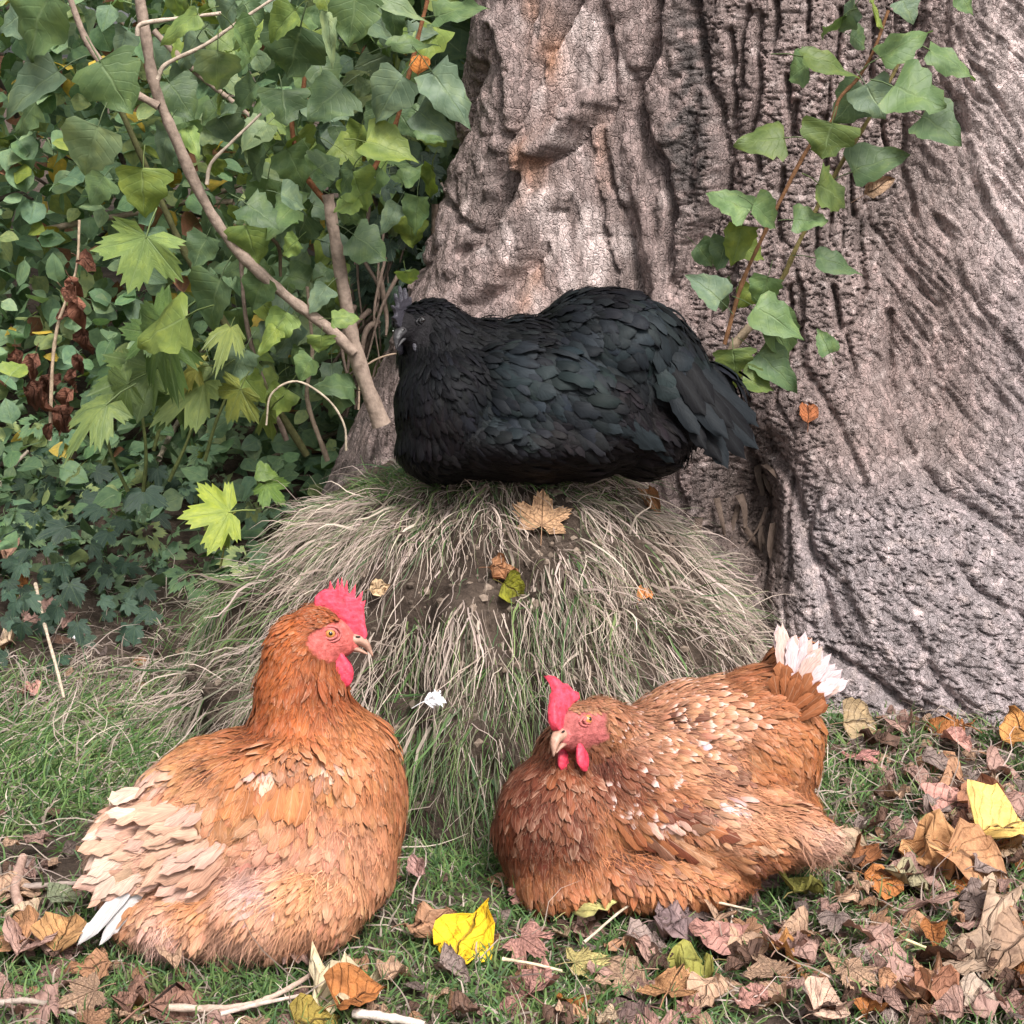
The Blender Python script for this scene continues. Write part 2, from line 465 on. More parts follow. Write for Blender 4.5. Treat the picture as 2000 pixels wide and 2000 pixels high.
# ------------------------------------------------------------------ the old tree
TCX, TCY = 0.65, 3.30
def trunk():
    th = np.concatenate([np.linspace(math.radians(-105), math.radians(58), 640), np.linspace(math.radians(60), math.radians(252), 60)])
    zz = np.concatenate([np.linspace(-0.06, 1.10, 480), 1.10 + np.linspace(0.02, 1, 40) ** 1.3 * 3.2])
    TH, Z = np.meshgrid(th, zz)
    sx, sy = np.sin(TH), -np.cos(TH)
    zc = np.clip(Z, 0, 1.1)
    def ip(v): return np.interp(zc, (0, 0.12, 0.25, 0.45, 0.7, 1.0), v)
    cols = [  # x, y, radius by height
        ((-0.05, -0.04, -0.02, 0.03, 0.078, 0.115), (2.80, 2.82, 2.84, 2.84, 2.86, 2.88), (0.36, 0.32, 0.28, 0.235, 0.19, 0.175)),
        ((0.40, 0.40, 0.38, 0.37, 0.37, 0.37), (2.98, 2.98, 2.98, 2.97, 2.97, 2.98), (0.40, 0.38, 0.36, 0.34, 0.33, 0.33)),
        ((0.66, 0.63, 0.58, 0.54, 0.52, 0.55), (2.72, 2.74, 2.77, 2.84, 2.93, 3.02), (0.47, 0.41, 0.33, 0.25, 0.22, 0.25)),
        ((0.98, 0.94, 0.90, 0.84, 0.80, 0.80), (2.80, 2.82, 2.86, 2.92, 2.97, 3.0), (0.58, 0.50, 0.44, 0.38, 0.34, 0.33)),
        ((1.30, 1.25, 1.2, 1.15, 1.1, 1.1), (3.0, 3.0, 3.0, 3.0, 3.0, 3.0), (0.62, 0.55, 0.48, 0.42, 0.38, 0.36)),
        ((0.65,) * 6, (3.3,) * 6, (0.78, 0.7, 0.66, 0.62, 0.6, 0.58))]
    acc = None; kk = 0.018
    rs = []
    for x, y, q in cols:
        ax, ay, ro = ip(x) - TCX, ip(y) - TCY, ip(q)
        b = sx * ax + sy * ay; disc = b * b - (ax * ax + ay * ay - ro * ro)
        r = np.where(disc > 0, b + np.sqrt(np.maximum(disc, 0)), 0.05)
        rs.append(np.maximum(r, 0.05))
    r = kk * np.log(sum(np.exp(np.clip(q / kk, -200, 80)) for q in rs))
    def pos(r): return np.stack([TCX + r * sx, TCY + r * sy, Z], -1)
    P0 = pos(r)
    px, py = seen(P0.reshape(-1, 3)); px = px.reshape(r.shape); py = py.reshape(r.shape)
    py = np.where(Z > 1.12, -400.0, py)
    near = (TH < math.radians(60))
    # arc length coordinate
    sarc = TH * 0.70
    wob = 0.03 * fbm(sarc * 6, Z * 5, 40, 3)
    # direction of the grain: upright in the middle, leaning down-right on the right, braided on the left
    wr = sstep(1620, 1800, px + 0.25 * (py - 600)); wl_ = sstep(1360, 1290, px)
    wm = np.clip(1 - wr - wl_, 0, 1)
    wroot = sstep(850, 1050, py) * sstep(1480, 1600, px) * 0.85
    def strip(ax_, lean, fx, fz, seed):
        a = sarc + wob + lean * Z; b = Z - lean * sarc
        return ridged(a * fx, b * fz, seed, 3)
    d = np.zeros_like(r)
    # middle panel: long upright fissures and short cross cracks
    fis = noise((sarc + wob) * 36, Z * 2.6, 50) + 0.5 * noise((sarc + wob) * 78, Z * 6, 51)
    d += wm * (-0.024 * sstep(0.42, 0.66, fis) + 0.003 * fis)
    cr, cid = cells((sarc + 0.4 * wob) * 46 + 0.6 * noise(sarc * 40, Z * 40, 57), Z * 95 + 0.8 * noise(sarc * 30, Z * 30, 58), 52)
    d += wm * (-0.008 * sstep(0.14, 0.0, cr) + 0.005 * (cid - 0.5))
    # right mass: slanted, stringy ridges
    s1 = strip(0, 0.55, 24, 3.2, 60); s2 = strip(0, 0.75, 62, 7, 61); s4 = strip(0, 0.6, 130, 13, 64)
    d += wr * (0.0062 * (s1 - 1.2) + 0.0042 * (s2 - 1.2) + 0.0026 * (s4 - 1.2)) * (1 - 0.55 * wroot)
    slit = noise((sarc + 0.6 * Z) * 44 + wob * 14, (Z - 0.6 * sarc) * 6.5, 65)
    d += wr * -0.011 * sstep(0.42, 0.66, slit)
    cr2, cid2 = cells((sarc + 0.5 * Z) * 40 + 0.8 * noise(sarc * 25, Z * 25, 67), (Z - 0.5 * sarc) * 30 + 0.8 * noise(sarc * 28, Z * 22, 68), 62)
    d += np.clip(wr * 0.25 + wroot, 0, 1) * (-0.009 * sstep(0.12, 0.0, cr2) + 0.004 * (cid2 - 0.5))
    cr3, cid3 = cells(sarc * 72 + noise(sarc * 60, Z * 60, 69), Z * 66 + noise(sarc * 55, Z * 60, 70), 63)
    d += np.clip(wr * 0.15 + wroot * 1.0, 0, 1) * (-0.0055 * sstep(0.2, 0.0, cr3) + 0.003 * (cid3 - 0.5))
    # left strand: fibrous, braided
    wA = sstep(-0.25, 0.25, noise(sarc * 7, Z * 4.5, 71))
    g1 = strip(0, 0.55, 42, 6, 72); g2 = strip(0, -0.35, 44, 6, 73); g3 = strip(0, 0.12, 110, 12, 74)
    d += wl_ * (0.0032 * (wA * g1 + (1 - wA) * g2 - 1.1) + 0.0034 * (g3 - 1.1))
    d += wl_ * -0.006 * sstep(0.46, 0.70, noise((sarc + 0.35 * (wA - .5) * Z) * 48 + wob * 20, Z * 7, 84))
    fl = noise((sarc + 0.2 * Z) * 120, Z * 26, 76)
    d += wl_ * 0.0022 * fl
    d += (0.0022 - 0.0012 * wl_ - 0.0008 * wr) * fbm(sarc * 60, Z * 30, 80, 3) + 0.0014 * noise(sarc * 170, Z * 60, 83) + 0.020 * fbm(sarc * 4.5, Z * 3.2, 81, 2) * (1 - wl_)
    # drawn creases (centre line, half width in photo pixels, depth in metres) and ridges
    def line(pts, w, depth, lip=0.0):
        nonlocal d
        best = np.full(r.shape, 1e9); sd_ = np.zeros(r.shape)
        wob2 = 7 * noise(px * 0.014, py * 0.014, 90) + 2.5 * noise(px * 0.06, py * 0.06, 91)
        qx, qy = px + wob2, py + wob2 * 0.4
        for (ax, ay), (bx, by) in zip(pts[:-1], pts[1:]):
            ex, ey = bx - ax, by - ay; L2 = ex * ex + ey * ey
            t = np.clip(((qx - ax) * ex + (qy - ay) * ey) / L2, 0, 1)
            dx, dy = qx - ax - t * ex, qy - ay - t * ey
            q = np.hypot(dx, dy); s_ = np.sign(dx * ey - dy * ex)
            nearer = q < best
            best = np.where(nearer, q, best); sd_ = np.where(nearer, s_, sd_)
        d = d - np.where(near, depth * np.exp(-(best / w) ** 2) + lip * np.exp(-((best * sd_ - 2.0 * w) / (2.2 * w)) ** 2), 0)
    line([(1135, 5), (1075, 105), (1045, 180), (1030, 260), (985, 345)], 10, 0.022, -0.014)
    line([(1048, 322), (1110, 292), (1150, 255), (1185, 215)], 9, 0.026, -0.020)
    line([(1190, 60), (1200, 130), (1208, 200), (1180, 245), (1182, 310), (1205, 390), (1232, 460), (1250, 580)], 9, 0.022, 0.012)
    line([(980, 60), (1000, 180), (1015, 300), (1018, 345), (985, 410), (945, 470), (915, 500)], 9, 0.024, -0.014)
    line([(1085, 415), (1040, 490), (1018, 525), (985, 560), (930, 600)], 10, 0.026, 0.014)
    line([(945, 130), (925, 190), (905, 260), (865, 330), (845, 430), (825, 520)], 11, 0.03, 0.012)
    line([(890, 380), (920, 430), (955, 470)], 8, 0.018)
    line([(1360, 0), (1365, 80), (1375, 160), (1402, 210), (1412, 300), (1405, 370), (1385, 430), (1345, 480), (1320, 560)], 10, 0.034, 0.018)
    line([(1292, 0), (1282, 100), (1252, 180), (1268, 280), (1300, 330), (1312, 420), (1305, 500), (1310, 580)], 10, 0.026, -0.010)
    line([(1240, 140), (1262, 240), (1270, 360), (1290, 470)], 8, 0.015)
    for q in ([(1577, -10), (1574, 62)], [(1534, 148), (1541, 265)], [(1552, 200), (1549, 262)], [(1458, 15), (1440, 100), (1446, 170)], [(1478, 30), (1482, 190), (1464, 262), (1476, 340)],
              [(1512, 0), (1508, 90)], [(1608, 230), (1612, 330)], [(1640, 20), (1634, 120)], [(1522, 330), (1516, 400), (1524, 470)], [(1420, 60), (1428, 180), (1424, 260)],
              [(1660, 300), (1664, 420)], [(1590, 420), (1600, 520)], [(1545, 560), (1550, 640)], [(1625, 560), (1640, 640)], [(1712, 40), (1700, 150)]):
        line(q, 6, 0.026)
    line([(1790, 40), (1778, 120), (1772, 220), (1770, 330), (1790, 420)], 7, 0.020)
    line([(1690, 370), (1696, 440), (1735, 480), (1790, 560), (1835, 600)], 7, 0.014, 0.008)
    line([(1740, 620), (1745, 780), (1765, 850), (1800, 920), (1850, 975), (1920, 1010), (2010, 1080)], 12, 0.024, 0.010)
    line([(1850, 1030), (1885, 1130), (1930, 1170), (2020, 1215)], 9, 0.016)
    line([(1620, 1290), (1700, 1340), (1780, 1400), (1850, 1450)], 12, 0.026, 0.012)
    line([(1500, 900), (1545, 960), (1575, 1080), (1612, 1170), (1630, 1240)], 12, 0.034, 0.018)
    line([(1560, 640), (1570, 720), (1620, 800), (1660, 880), (1690, 960)], 9, 0.016)
    line([(1790, 1240), (1830, 1330), (1910, 1420)], 10, 0.018)
    line([(1880, 200), (1900, 330), (1940, 430), (2010, 520)], 8, 0.012, -0.006)
    line([(1840, 430), (1890, 560), (1960, 660), (2020, 720)], 8, 0.011, -0.006)
    def rope(pts, w, hgt):
        nonlocal d
        best = np.full(r.shape, 1e9)
        wob2 = 12 * noise(px * 0.012, py * 0.012, 92) + 5 * noise(px * 0.05, py * 0.05, 93)
        qx, qy = px + wob2, py + wob2 * 0.5
        for (ax, ay), (bx, by) in zip(pts[:-1], pts[1:]):
            ex, ey = bx - ax, by - ay
            t = np.clip(((qx - ax) * ex + (qy - ay) * ey) / (ex * ex + ey * ey), 0, 1)
            best = np.minimum(best, np.hypot(qx - ax - t * ex, qy - ay - t * ey))
        d = d + np.where(near, hgt * np.sqrt(np.clip(1 - (best / w) ** 2, 0, 1)), 0)
    rope([(985, -20), (975, 120), (965, 250), (950, 350), (900, 460), (850, 580), (820, 660)], 52, 0.026)
    rope([(1225, -20), (1222, 120), (1212, 220), (1240, 330), (1268, 450), (1285, 620)], 38, 0.024)
    rope([(1168, 235), (1192, 330), (1216, 450), (1238, 620)], 22, 0.018)
    rope([(1060, 400), (1010, 470), (965, 530), (905, 610)], 36, 0.022)
    rope([(1100, -20), (1060, 90), (1035, 190), (1015, 280)], 30, 0.018)
    rope([(1385, -10), (1398, 200), (1375, 380), (1330, 520), (1300, 640)], 30, 0.020)
    rope([(905, 280), (880, 380), (835, 490)], 30, 0.018)
    rope([(1330, -20), (1318, 110), (1290, 190), (1300, 260)], 24, 0.016)
    # lens shaped slab on the left strand, and the hollow between mound and root
    ca, sa = math.cos(math.radians(-48)), math.sin(math.radians(-48))
    ux, uy = (px - 1118) * ca + (py - 238) * sa, -(px - 1118) * sa + (py - 238) * ca
    d += np.where(near, 0.026 * sstep(1.15, 0.75, (ux / 92) ** 2 + (uy / 34) ** 2), 0)
    d -= np.where(near, 0.15 * np.exp(-((px - 1445) / 75) ** 2 - ((py - 1050) / 170) ** 2), 0)
    r2 = r + d
    P = pos(r2)
    # bark colours by place; shade is painted into the hollow as well
    base = np.array([0.285, 0.222, 0.208]); grey = np.array([0.205, 0.167, 0.155]); pale = np.array([0.62, 0.52, 0.495])
    orange = np.array([0.46, 0.25, 0.16]); lilac = np.array([0.345, 0.302, 0.308]); blackish = np.array([0.075, 0.07, 0.068])
    C = np.broadcast_to(base, r.shape + (3,)).copy()
    def put(col, w): C[:] = C * (1 - w[..., None]) + col * w[..., None]
    put(grey, sstep(-0.1, 0.5, fbm(sarc * 5, Z * 3, 100, 3)) * 0.6)
    put(lilac, np.clip(wroot + 0.5 * sstep(1850, 2000, px), 0, 0.85))
    put(pale, wl_ * 0.75 * sstep(0.0, 0.55, noise((sarc + 0.2 * Z) * 55, Z * 15, 101) + 0.9 * np.exp(-((px - 1110) / 120) ** 2 - ((py - 470) / 130) ** 2) + 0.7 * np.exp(-((px - 1140) / 90) ** 2 - ((py - 120) / 110) ** 2) - 0.38))
    put(pale, 0.55 * sstep(0.25, 0.6, noise(sarc * 60, Z * 60, 104)) * (wm + wr * 0.7))
    put(pale, 0.6 * sstep(1780, 1990, px + 40 * noise(px * 0.01, py * 0.01, 105)) * sstep(700, 300, py))
    og = np.exp(-((px - 1085) / 22) ** 2 - ((py - 110) / 90) ** 2) + 0.9 * np.exp(-((px - 1045) / 22) ** 2 - ((py - 320) / 60) ** 2) + 0.9 * np.exp(-((px - 1180) / 16) ** 2 - ((py - 300) / 60) ** 2) + np.exp(-((px - 1025) / 30) ** 2 - ((py - 560) / 45) ** 2) + 0.7 * np.exp(-((px - 1040) / 12) ** 2 - ((py - 20) / 60) ** 2)
    put(orange, np.clip(og * (0.55 + 0.6 * noise(sarc * 45, Z * 18, 102)), 0, 0.85))
    st = np.exp(-((px - 1345) / 50) ** 2 - ((py - 300) / 110) ** 2) + 0.8 * np.exp(-((px - 1350) / 35) ** 2 - ((py - 90) / 110) ** 2)
    put(blackish, np.clip(st * 1.2 * sstep(-0.5, 0.15, noise(sarc * 70, Z * 50, 103)), 0, 0.8))
    put(np.array([0.115, 0.085, 0.07]), 0.6 * sstep(0.2, 0.75, np.exp(-((px - 1440) / 95) ** 2 - ((py - 1060) / 170) ** 2) + 0.25 * noise(px * 0.02, py * 0.02, 106)))  # dark brown bark, with the recess's shade painted into the colour
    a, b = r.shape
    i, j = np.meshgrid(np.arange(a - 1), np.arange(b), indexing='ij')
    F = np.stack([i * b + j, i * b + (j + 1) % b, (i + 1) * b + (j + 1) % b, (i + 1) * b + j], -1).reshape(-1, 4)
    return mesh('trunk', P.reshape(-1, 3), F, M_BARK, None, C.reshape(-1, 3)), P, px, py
tree = thing('tree', (TCX, TCY, 0), 'huge old tree trunk with braided grey brown bark and spreading root flare', 'tree')
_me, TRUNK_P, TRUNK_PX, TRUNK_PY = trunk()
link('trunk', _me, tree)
# limbs and a high crown above the frame, so that the trunk ends as a tree
b_ = Bag()
for ang, ln in ((20, 2.6), (140, 2.4), (260, 2.2)):
    a_ = math.radians(ang)
    p0 = np.array([TCX, TCY, 4.1]); p1 = p0 + np.array([math.cos(a_) * 0.6, math.sin(a_) * 0.6, 1.0]); p2 = p1 + np.array([math.cos(a_) * ln, math.sin(a_) * ln, 1.6])
    tube(b_, curve([p0, p1, p2], 6), np.linspace(0.36, 0.07, 13), 10, (0.2, 0.17, 0.155))
link('limb', tidy(b_.make('limb', M_TWIG)), tree)

def trunk_at(px, py, off=0.0):
    """Point on the trunk seen at a place of the photograph, moved off it towards the camera."""
    q = (TRUNK_PX - px) ** 2 + (TRUNK_PY - py) ** 2 + np.where(TRUNK_P[..., 1] > 3.2, 1e7, 0)
    k = np.unravel_index(np.argmin(q), q.shape)
    p = TRUNK_P[k].copy(); v = EYE - p
    return p + v / np.linalg.norm(v) * off

# torn bark strips hanging in the hollow between root and mound
_k = np.random.default_rng(31)
for i_ in range(15):
    x_, y_ = _k.uniform(1340, 1500), _k.uniform(930, 1090)
    p_ = trunk_at(x_, y_, .012 + .02 * _k.random()); l_ = _k.uniform(.03, .075)
    q_ = p_ + np.array([_k.normal(.15, .35), -.25 - .3 * _k.random(), -1.0]) * l_
    C_ = curve([p_, (p_ + q_) / 2 + _k.normal(0, .006, 3) + np.array([0, -.006, 0]), q_], 3); w_ = _k.uniform(.003, .008)
    s_ = np.array([1, .3 * _k.normal(), .2]); s_ /= np.linalg.norm(s_); tp = np.linspace(1, .45, len(C_))[:, None]
    Vs = np.concatenate([C_ - s_ * w_ * tp, C_ + np.array([0, -.003, 0]), C_ + s_ * w_ * tp]); m_ = len(C_)
    Fs = np.array([[k * m_ + j, k * m_ + j + 1, (k + 1) * m_ + j + 1, (k + 1) * m_ + j] for k in range(2) for j in range(m_ - 1)])
    link('bark_strip', mesh('bark_strip', Vs, Fs, M_TWIG, None, np.broadcast_to(np.array((.095, .068, .054)) * _k.uniform(.5, 1.4), (len(Vs), 3))), tree)

# ------------------------------------------------------------------ hens
from mathutils.bvhtree import BVHTree

M_BUFF = feather_material('buff_feather', (0.52, 0.34, 0.235), 0.40, 0.65, 0.22, 0.45)
M_BLACK = feather_material('black_feather', (0.012, 0.015, 0.018), 0.4, 0.48, 0.07, 0.4)
M_COMB = plain('comb_skin', (0.58, 0.05, 0.085), 0.55, 150.0, 0.35, 0.2, 0.45)
M_WATTLE = plain('wattle_skin', (0.54, 0.04, 0.075), 0.5, 150.0, 0.35, 0.2, 0.4)
M_LOBE = plain('earlobe_skin', (0.68, 0.22, 0.24), 0.5, 300.0, 0.4, 0.2)
M_BEAK = plain('beak_horn', (0.36, 0.205, 0.15), 0.45, 120.0, 0.4, 0.1, 0.4)
M_IRIS = plain('iris', (0.50, 0.22, 0.06), 0.15, 0, 0.6)
M_PUPIL = plain('pupil', (0.01, 0.008, 0.008), 0.08, 0, 0.8)
M_LID = plain('eyelid_skin', (0.44, 0.125, 0.115), 0.6, 300.0, 0.25)
M_DCOMB = plain('dark_comb_skin', (0.034, 0.031, 0.041), 0.45, 600.0, 0.5)
M_DBEAK = plain('dark_beak_horn', (0.028, 0.026, 0.028), 0.5, 200.0, 0.5)
M_DLID = plain('dark_eyelid_skin', (0.013, 0.012, 0.0135), 0.5, 500.0, 0.4)

def ellipsoid_bm(bm, M, sub=3):
    r = bmesh.ops.create_icosphere(bm, subdivisions=sub, radius=1.0)
    bmesh.ops.transform(bm, matrix=M, verts=r['verts'])

def basis(o, a, b, c, sa, sb, sc):
    m = Matrix.Identity(4)
    for k in range(3):
        m[k][0] = a[k] * sa; m[k][1] = b[k] * sb; m[k][2] = c[k] * sc; m[k][3] = o[k]
    return m

def unit(v):
    v = np.asarray(v, float); return v / np.linalg.norm(v)

def remeshed(bm, voxel, smooth):
    me = bpy.data.meshes.new('tmp'); bm.to_mesh(me); bm.free()
    o = bpy.data.objects.new('tmp', me); COL.objects.link(o)
    r = o.modifiers.new('r', 'REMESH'); r.mode = 'VOXEL'; r.voxel_size = voxel
    s = o.modifiers.new('s', 'SMOOTH'); s.factor = 0.5; s.iterations = smooth
    dg = bpy.context.evaluated_depsgraph_get(); dg.update()
    out = bpy.data.meshes.new_from_object(o.evaluated_get(dg))
    bpy.data.objects.remove(o); bpy.data.meshes.remove(me)
    return out

# a feather: rows along the shaft, three columns across; outline and curl vary
F_T = np.linspace(0, 1, 6)
def feather_verts(P, T, Nn, L, W, lift, Rk, jit, point=0.5):
    """P,T,Nn (n,3); L,W,lift (n,). Returns verts (n,18,3), uv (18,2)."""
    n = len(P)
    Bn = np.cross(Nn, T)
    s = F_T[None, :]
    prof = np.sin(np.pi * np.clip(s * 0.86 + 0.14, 0, 1)) ** 0.55
    prof = np.where(s > 0.7, prof * (1 - ((s - 0.7) / 0.3) ** 2 * (0.25 + point * 0.6)), prof) * 0.5 * W[:, None]
    prof = prof * (1 + 0.16 * jit[:, :6])
    rise = lift[:, None] * (0.25 + 1.6 * s - 0.9 * s * s) - (L[:, None] * s) ** 2 / (2 * Rk)
    side = (jit[:, 6:7] * 0.14) * L[:, None] * s * s
    cen = P[:, None] + T[:, None] * (L[:, None] * s)[..., None] + Nn[:, None] * rise[..., None] + Bn[:, None] * side[..., None]
    V = np.stack([cen - Bn[:, None] * prof[..., None] - Nn[:, None] * (prof * 0.32)[..., None], cen, cen + Bn[:, None] * prof[..., None] - Nn[:, None] * (prof * 0.32)[..., None]], 2)
    # the tip row draws back at its sides, so that the end is round
    V[:, -1, 0] -= T * (L * 0.10)[:, None]; V[:, -1, 2] -= T * (L * 0.10)[:, None]
    uv = np.stack(np.broadcast_arrays(np.array([0, 0.5, 1.0])[None, :], F_T[:, None]), -1).reshape(-1, 2)
    return V.reshape(n, 18, 3), uv
_i, _j = np.meshgrid(np.arange(5), np.arange(2), indexing='ij')
F_FACE = np.stack([_i * 3 + _j, _i * 3 + _j + 1, (_i + 1) * 3 + _j + 1, (_i + 1) * 3 + _j], -1).reshape(-1, 4)

class Hen:
    def __init__(s, Y0, c0, label, skin_col, mat, group=None):
        s.Y0 = Y0; s.mat = mat
        s.o = at(c0[0], c0[1], Y0)
        s.s = np.dot(s.o - EYE, AX_F) / FPX
        s.c0 = c0
        base = s.o.copy(); base[2] = 0
        s.root = thing('hen', base, label, 'hen', group)
    def w(s, px, py, d=0.0):
        return s.o + s.s * ((px - s.c0[0]) * AX_R + (s.c0[1] - py) * AX_U + d * AX_F)
    def local(s, P):
        q = (np.asarray(P) - s.o) / s.s
        return s.c0[0] + q @ AX_R, s.c0[1] - q @ AX_U, q @ AX_F
    def head_frame(s, c, fwd, up, k):
        f = unit(fwd[0] * AX_R + fwd[1] * AX_U + fwd[2] * AX_F)
        u = up[0] * AX_R + up[1] * AX_U + up[2] * AX_F
        u = unit(u - f * np.dot(u, f))
        s.hf, s.hu = f, u; s.hs = np.cross(u, f)            # the hen's own left
        s.ho = s.w(*c); s.hk = k * s.s
    def h(s, f, u, side=0.0):
        return s.ho + s.hk * (f * s.hf + u * s.hu + side * s.hs)
    def body(s, blobs, voxel=0.0058, smooth=7):
        bm = bmesh.new()
        for b in blobs:
            px, py, d, rx, ry, rz = b[:6]
            a = math.radians(b[6]) if len(b) > 6 else 0
            u = math.cos(a) * AX_R + math.sin(a) * AX_U; v = -math.sin(a) * AX_R + math.cos(a) * AX_U
            ellipsoid_bm(bm, basis(s.w(px, py, d), u, AX_F, v, rx * s.s, ry * s.s, rz * s.s))
        for f, u, sd_, a, b, c in ((-4, -2, 0, 54, 38, 44), (34, -14, 0, 30, 20, 24), (4, -26, 0, 40, 30, 24), (-2, 16, 0, 42, 31, 26)):
            ellipsoid_bm(bm, basis(s.h(f, u, sd_), s.hf, s.hs, s.hu, a * s.hk, b * s.hk, c * s.hk))
        me = remeshed(bm, voxel, smooth)
        me.calc_loop_triangles()
        s.V = np.empty(len(me.vertices) * 3, np.float32); me.vertices.foreach_get('co', s.V); s.V = s.V.reshape(-1, 3).astype(float)
        s.T = np.empty(len(me.loop_triangles) * 3, np.int32); me.loop_triangles.foreach_get('vertices', s.T); s.T = s.T.reshape(-1, 3)
        s.VN = np.empty(len(me.vertices) * 3, np.float32); me.vertices.foreach_get('normal', s.VN); s.VN = s.VN.reshape(-1, 3).astype(float)
        s.bvh = BVHTree.FromPolygons([tuple(v) for v in s.V], [tuple(t) for t in s.T])
        s.body_me = me
    def surf(s, px, py):
        p = s.w(px, py); d = p - EYE
        loc, nor, _, _ = s.bvh.ray_cast(Vector(EYE), Vector(d).normalized())
        if loc is None:
            loc, nor, _, _ = s.bvh.find_nearest(Vector(p))
        return np.array(loc), np.array(nor)
    def fields(s, ctl, P):
        x, y, _ = s.local(P)
        A = np.array([c[:2] for c in ctl], float)
        D2 = (x[:, None] - A[:, 0]) ** 2 + (y[:, None] - A[:, 1]) ** 2 + 150
        Wt = D2 ** -1.7; Wt /= Wt.sum(1, keepdims=True)
        q = np.array([list(c[2:7]) + list(c[7]) + [c[8] if len(c) > 8 else 0.0] for c in ctl], float)
        return Wt @ q, x, y
    def face_mask(s, P):
        """1 on the bare skin of the face."""
        q = (P - s.ho) / s.hk
        f, u, sd_ = q @ s.hf, q @ s.hu, np.abs(q @ s.hs)
        m = sstep(1.0, 0.8, ((f - 9) / 52) ** 2 + ((u + 9) / 38) ** 2)
        m = np.maximum(m, sstep(12, 24, f) * sstep(60, 50, np.abs(u + 5)))
        m = m * sstep(34, 22, u - 0.35 * np.maximum(f, -10)) * (sd_ < 60) * (np.abs(f) < 90)
        return m * sstep(-55, -40, u)
    def dress(s, ctl, spots, density, face_col, shade, n_parts, tipspeck=(), fluff_n=7000, seed=1, hue=0.10):
        r = np.random.default_rng(seed)
        # body skin with the plumage's ground colour
        fv, _, _ = s.fields(ctl, s.V)
        fm = s.face_mask(s.V)[:, None]
        fc = np.asarray(face_col) * (1 + 0.30 * fbm(s.V[:, 0] * 110, s.V[:, 2] * 110 + s.V[:, 1] * 80, 7, 3))[:, None]
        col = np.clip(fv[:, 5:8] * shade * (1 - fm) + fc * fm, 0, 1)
        b = mesh('body', s.V, s.T, M_SKIN, None, col)
        link('body', b, s.root)
        bpy.data.meshes.remove(s.body_me)
        # scatter feather roots
        t = s.V[s.T]; ar = np.linalg.norm(np.cross(t[:, 1] - t[:, 0], t[:, 2] - t[:, 0]), axis=1)
        n = 80000
        k = r.choice(len(s.T), n, p=ar / ar.sum()); u, v = r.random(n), r.random(n)
        fl = u + v > 1; u[fl] = 1 - u[fl]; v[fl] = 1 - v[fl]
        P = t[k, 0] + u[:, None] * (t[k, 1] - t[k, 0]) + v[:, None] * (t[k, 2] - t[k, 0])
        Nn = s.VN[s.T[k, 0]] * (1 - u - v)[:, None] + s.VN[s.T[k, 1]] * u[:, None] + s.VN[s.T[k, 2]] * v[:, None]
        Nn /= np.linalg.norm(Nn, axis=1)[:, None]
        q, x, y = s.fields(ctl, P)
        keep = (s.face_mask(P) < 0.35) & (P[:, 2] > s.floor + 0.004)
        P, Nn, q, x, y = P[keep], Nn[keep], q[keep], x[keep], y[keep]
        q[:, 2] *= s.fine; q[:, 3] *= s.fine
        rad = np.sqrt(q[:, 2] * q[:, 3]) * s.s * density
        cell = {}; ok = []
        g = 0.006
        key = np.floor(P / g).astype(int)
        for a in range(len(P)):
            rr = rad[a]; m = int(rr / g) + 1; kx, ky, kz = key[a]; free = True
            for ix in range(kx - m, kx + m + 1):
                for iy in range(ky - m, ky + m + 1):
                    for iz in range(kz - m, kz + m + 1):
                        for c in cell.get((ix, iy, iz), ()):
                            dd = P[a] - P[c]
                            if dd[0] * dd[0] + dd[1] * dd[1] + dd[2] * dd[2] < rr * rr: free = False; break
                        if not free: break
                    if not free: break
                if not free: break
            if free:
                ok.append(a); cell.setdefault((kx, ky, kz), []).append(a)
        ok = np.array(ok)
        P, Nn, q, x, y = P[ok], Nn[ok], q[ok], x[ok], y[ok]
        n = len(P)
        D = q[:, 0:1] * AX_R - q[:, 1:2] * AX_U
        cn = np.stack([fbm(P[:, 0] * 26 + k * 9, P[:, 2] * 26 + P[:, 1] * 13, 60 + k, 2) for k in range(3)], 1)
        D = D + r.normal(0, 0.14, (n, 3)) + 0.30 * cn; D -= Nn * np.sum(D * Nn, 1, keepdims=True); D /= np.linalg.norm(D, axis=1)[:, None] + 1e-9
        L = q[:, 2] * s.s * r.uniform(0.75, 1.35, n) * 1.25; W = q[:, 3] * s.s * r.uniform(0.7, 1.3, n) * 1.15
        lift = q[:, 4] * L * r.uniform(0.5, 1.5, n) * np.clip(1 + 1.1 * cn[:, 0], .3, 2.2)
        V, uv = feather_verts(P, D, Nn, L, W, lift, 0.10, r.normal(0, 1, (n, 7)), 0.3)
        C = q[:, 5:8].copy()
        for (sx, sy, rx, ry, sc, st) in spots:
            e = ((x - sx) / rx) ** 2 + ((y - sy) / ry) ** 2 + 0.7 * noise(x * 0.05, y * 0.05, 5)
            wgt = (sstep(1.15, 0.5, e) * st * (r.random(n) < 0.85))[:, None]
            C = C * (1 - wgt) + np.array(sc) * wgt
        C = C * r.uniform(1 - 1.7 * hue, 1 + 1.7 * hue, (n, 1)) * r.normal(1, min(hue, .12) * 0.4, (n, 3))
        # darker towards the root, the vane colour, a paler edge at the tip
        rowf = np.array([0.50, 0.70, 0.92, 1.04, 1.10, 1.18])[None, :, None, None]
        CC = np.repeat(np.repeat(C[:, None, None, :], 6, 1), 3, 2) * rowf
        edge = s.edge * (r.random((n, 1, 1, 1)) ** 1.5)
        CC[:, 3:, 0::2] = CC[:, 3:, 0::2] * (1 - edge) + np.array(s.edge_col) * edge
        CC[:, 5:] = CC[:, 5:] * (1 - edge) + np.array(s.edge_col) * edge
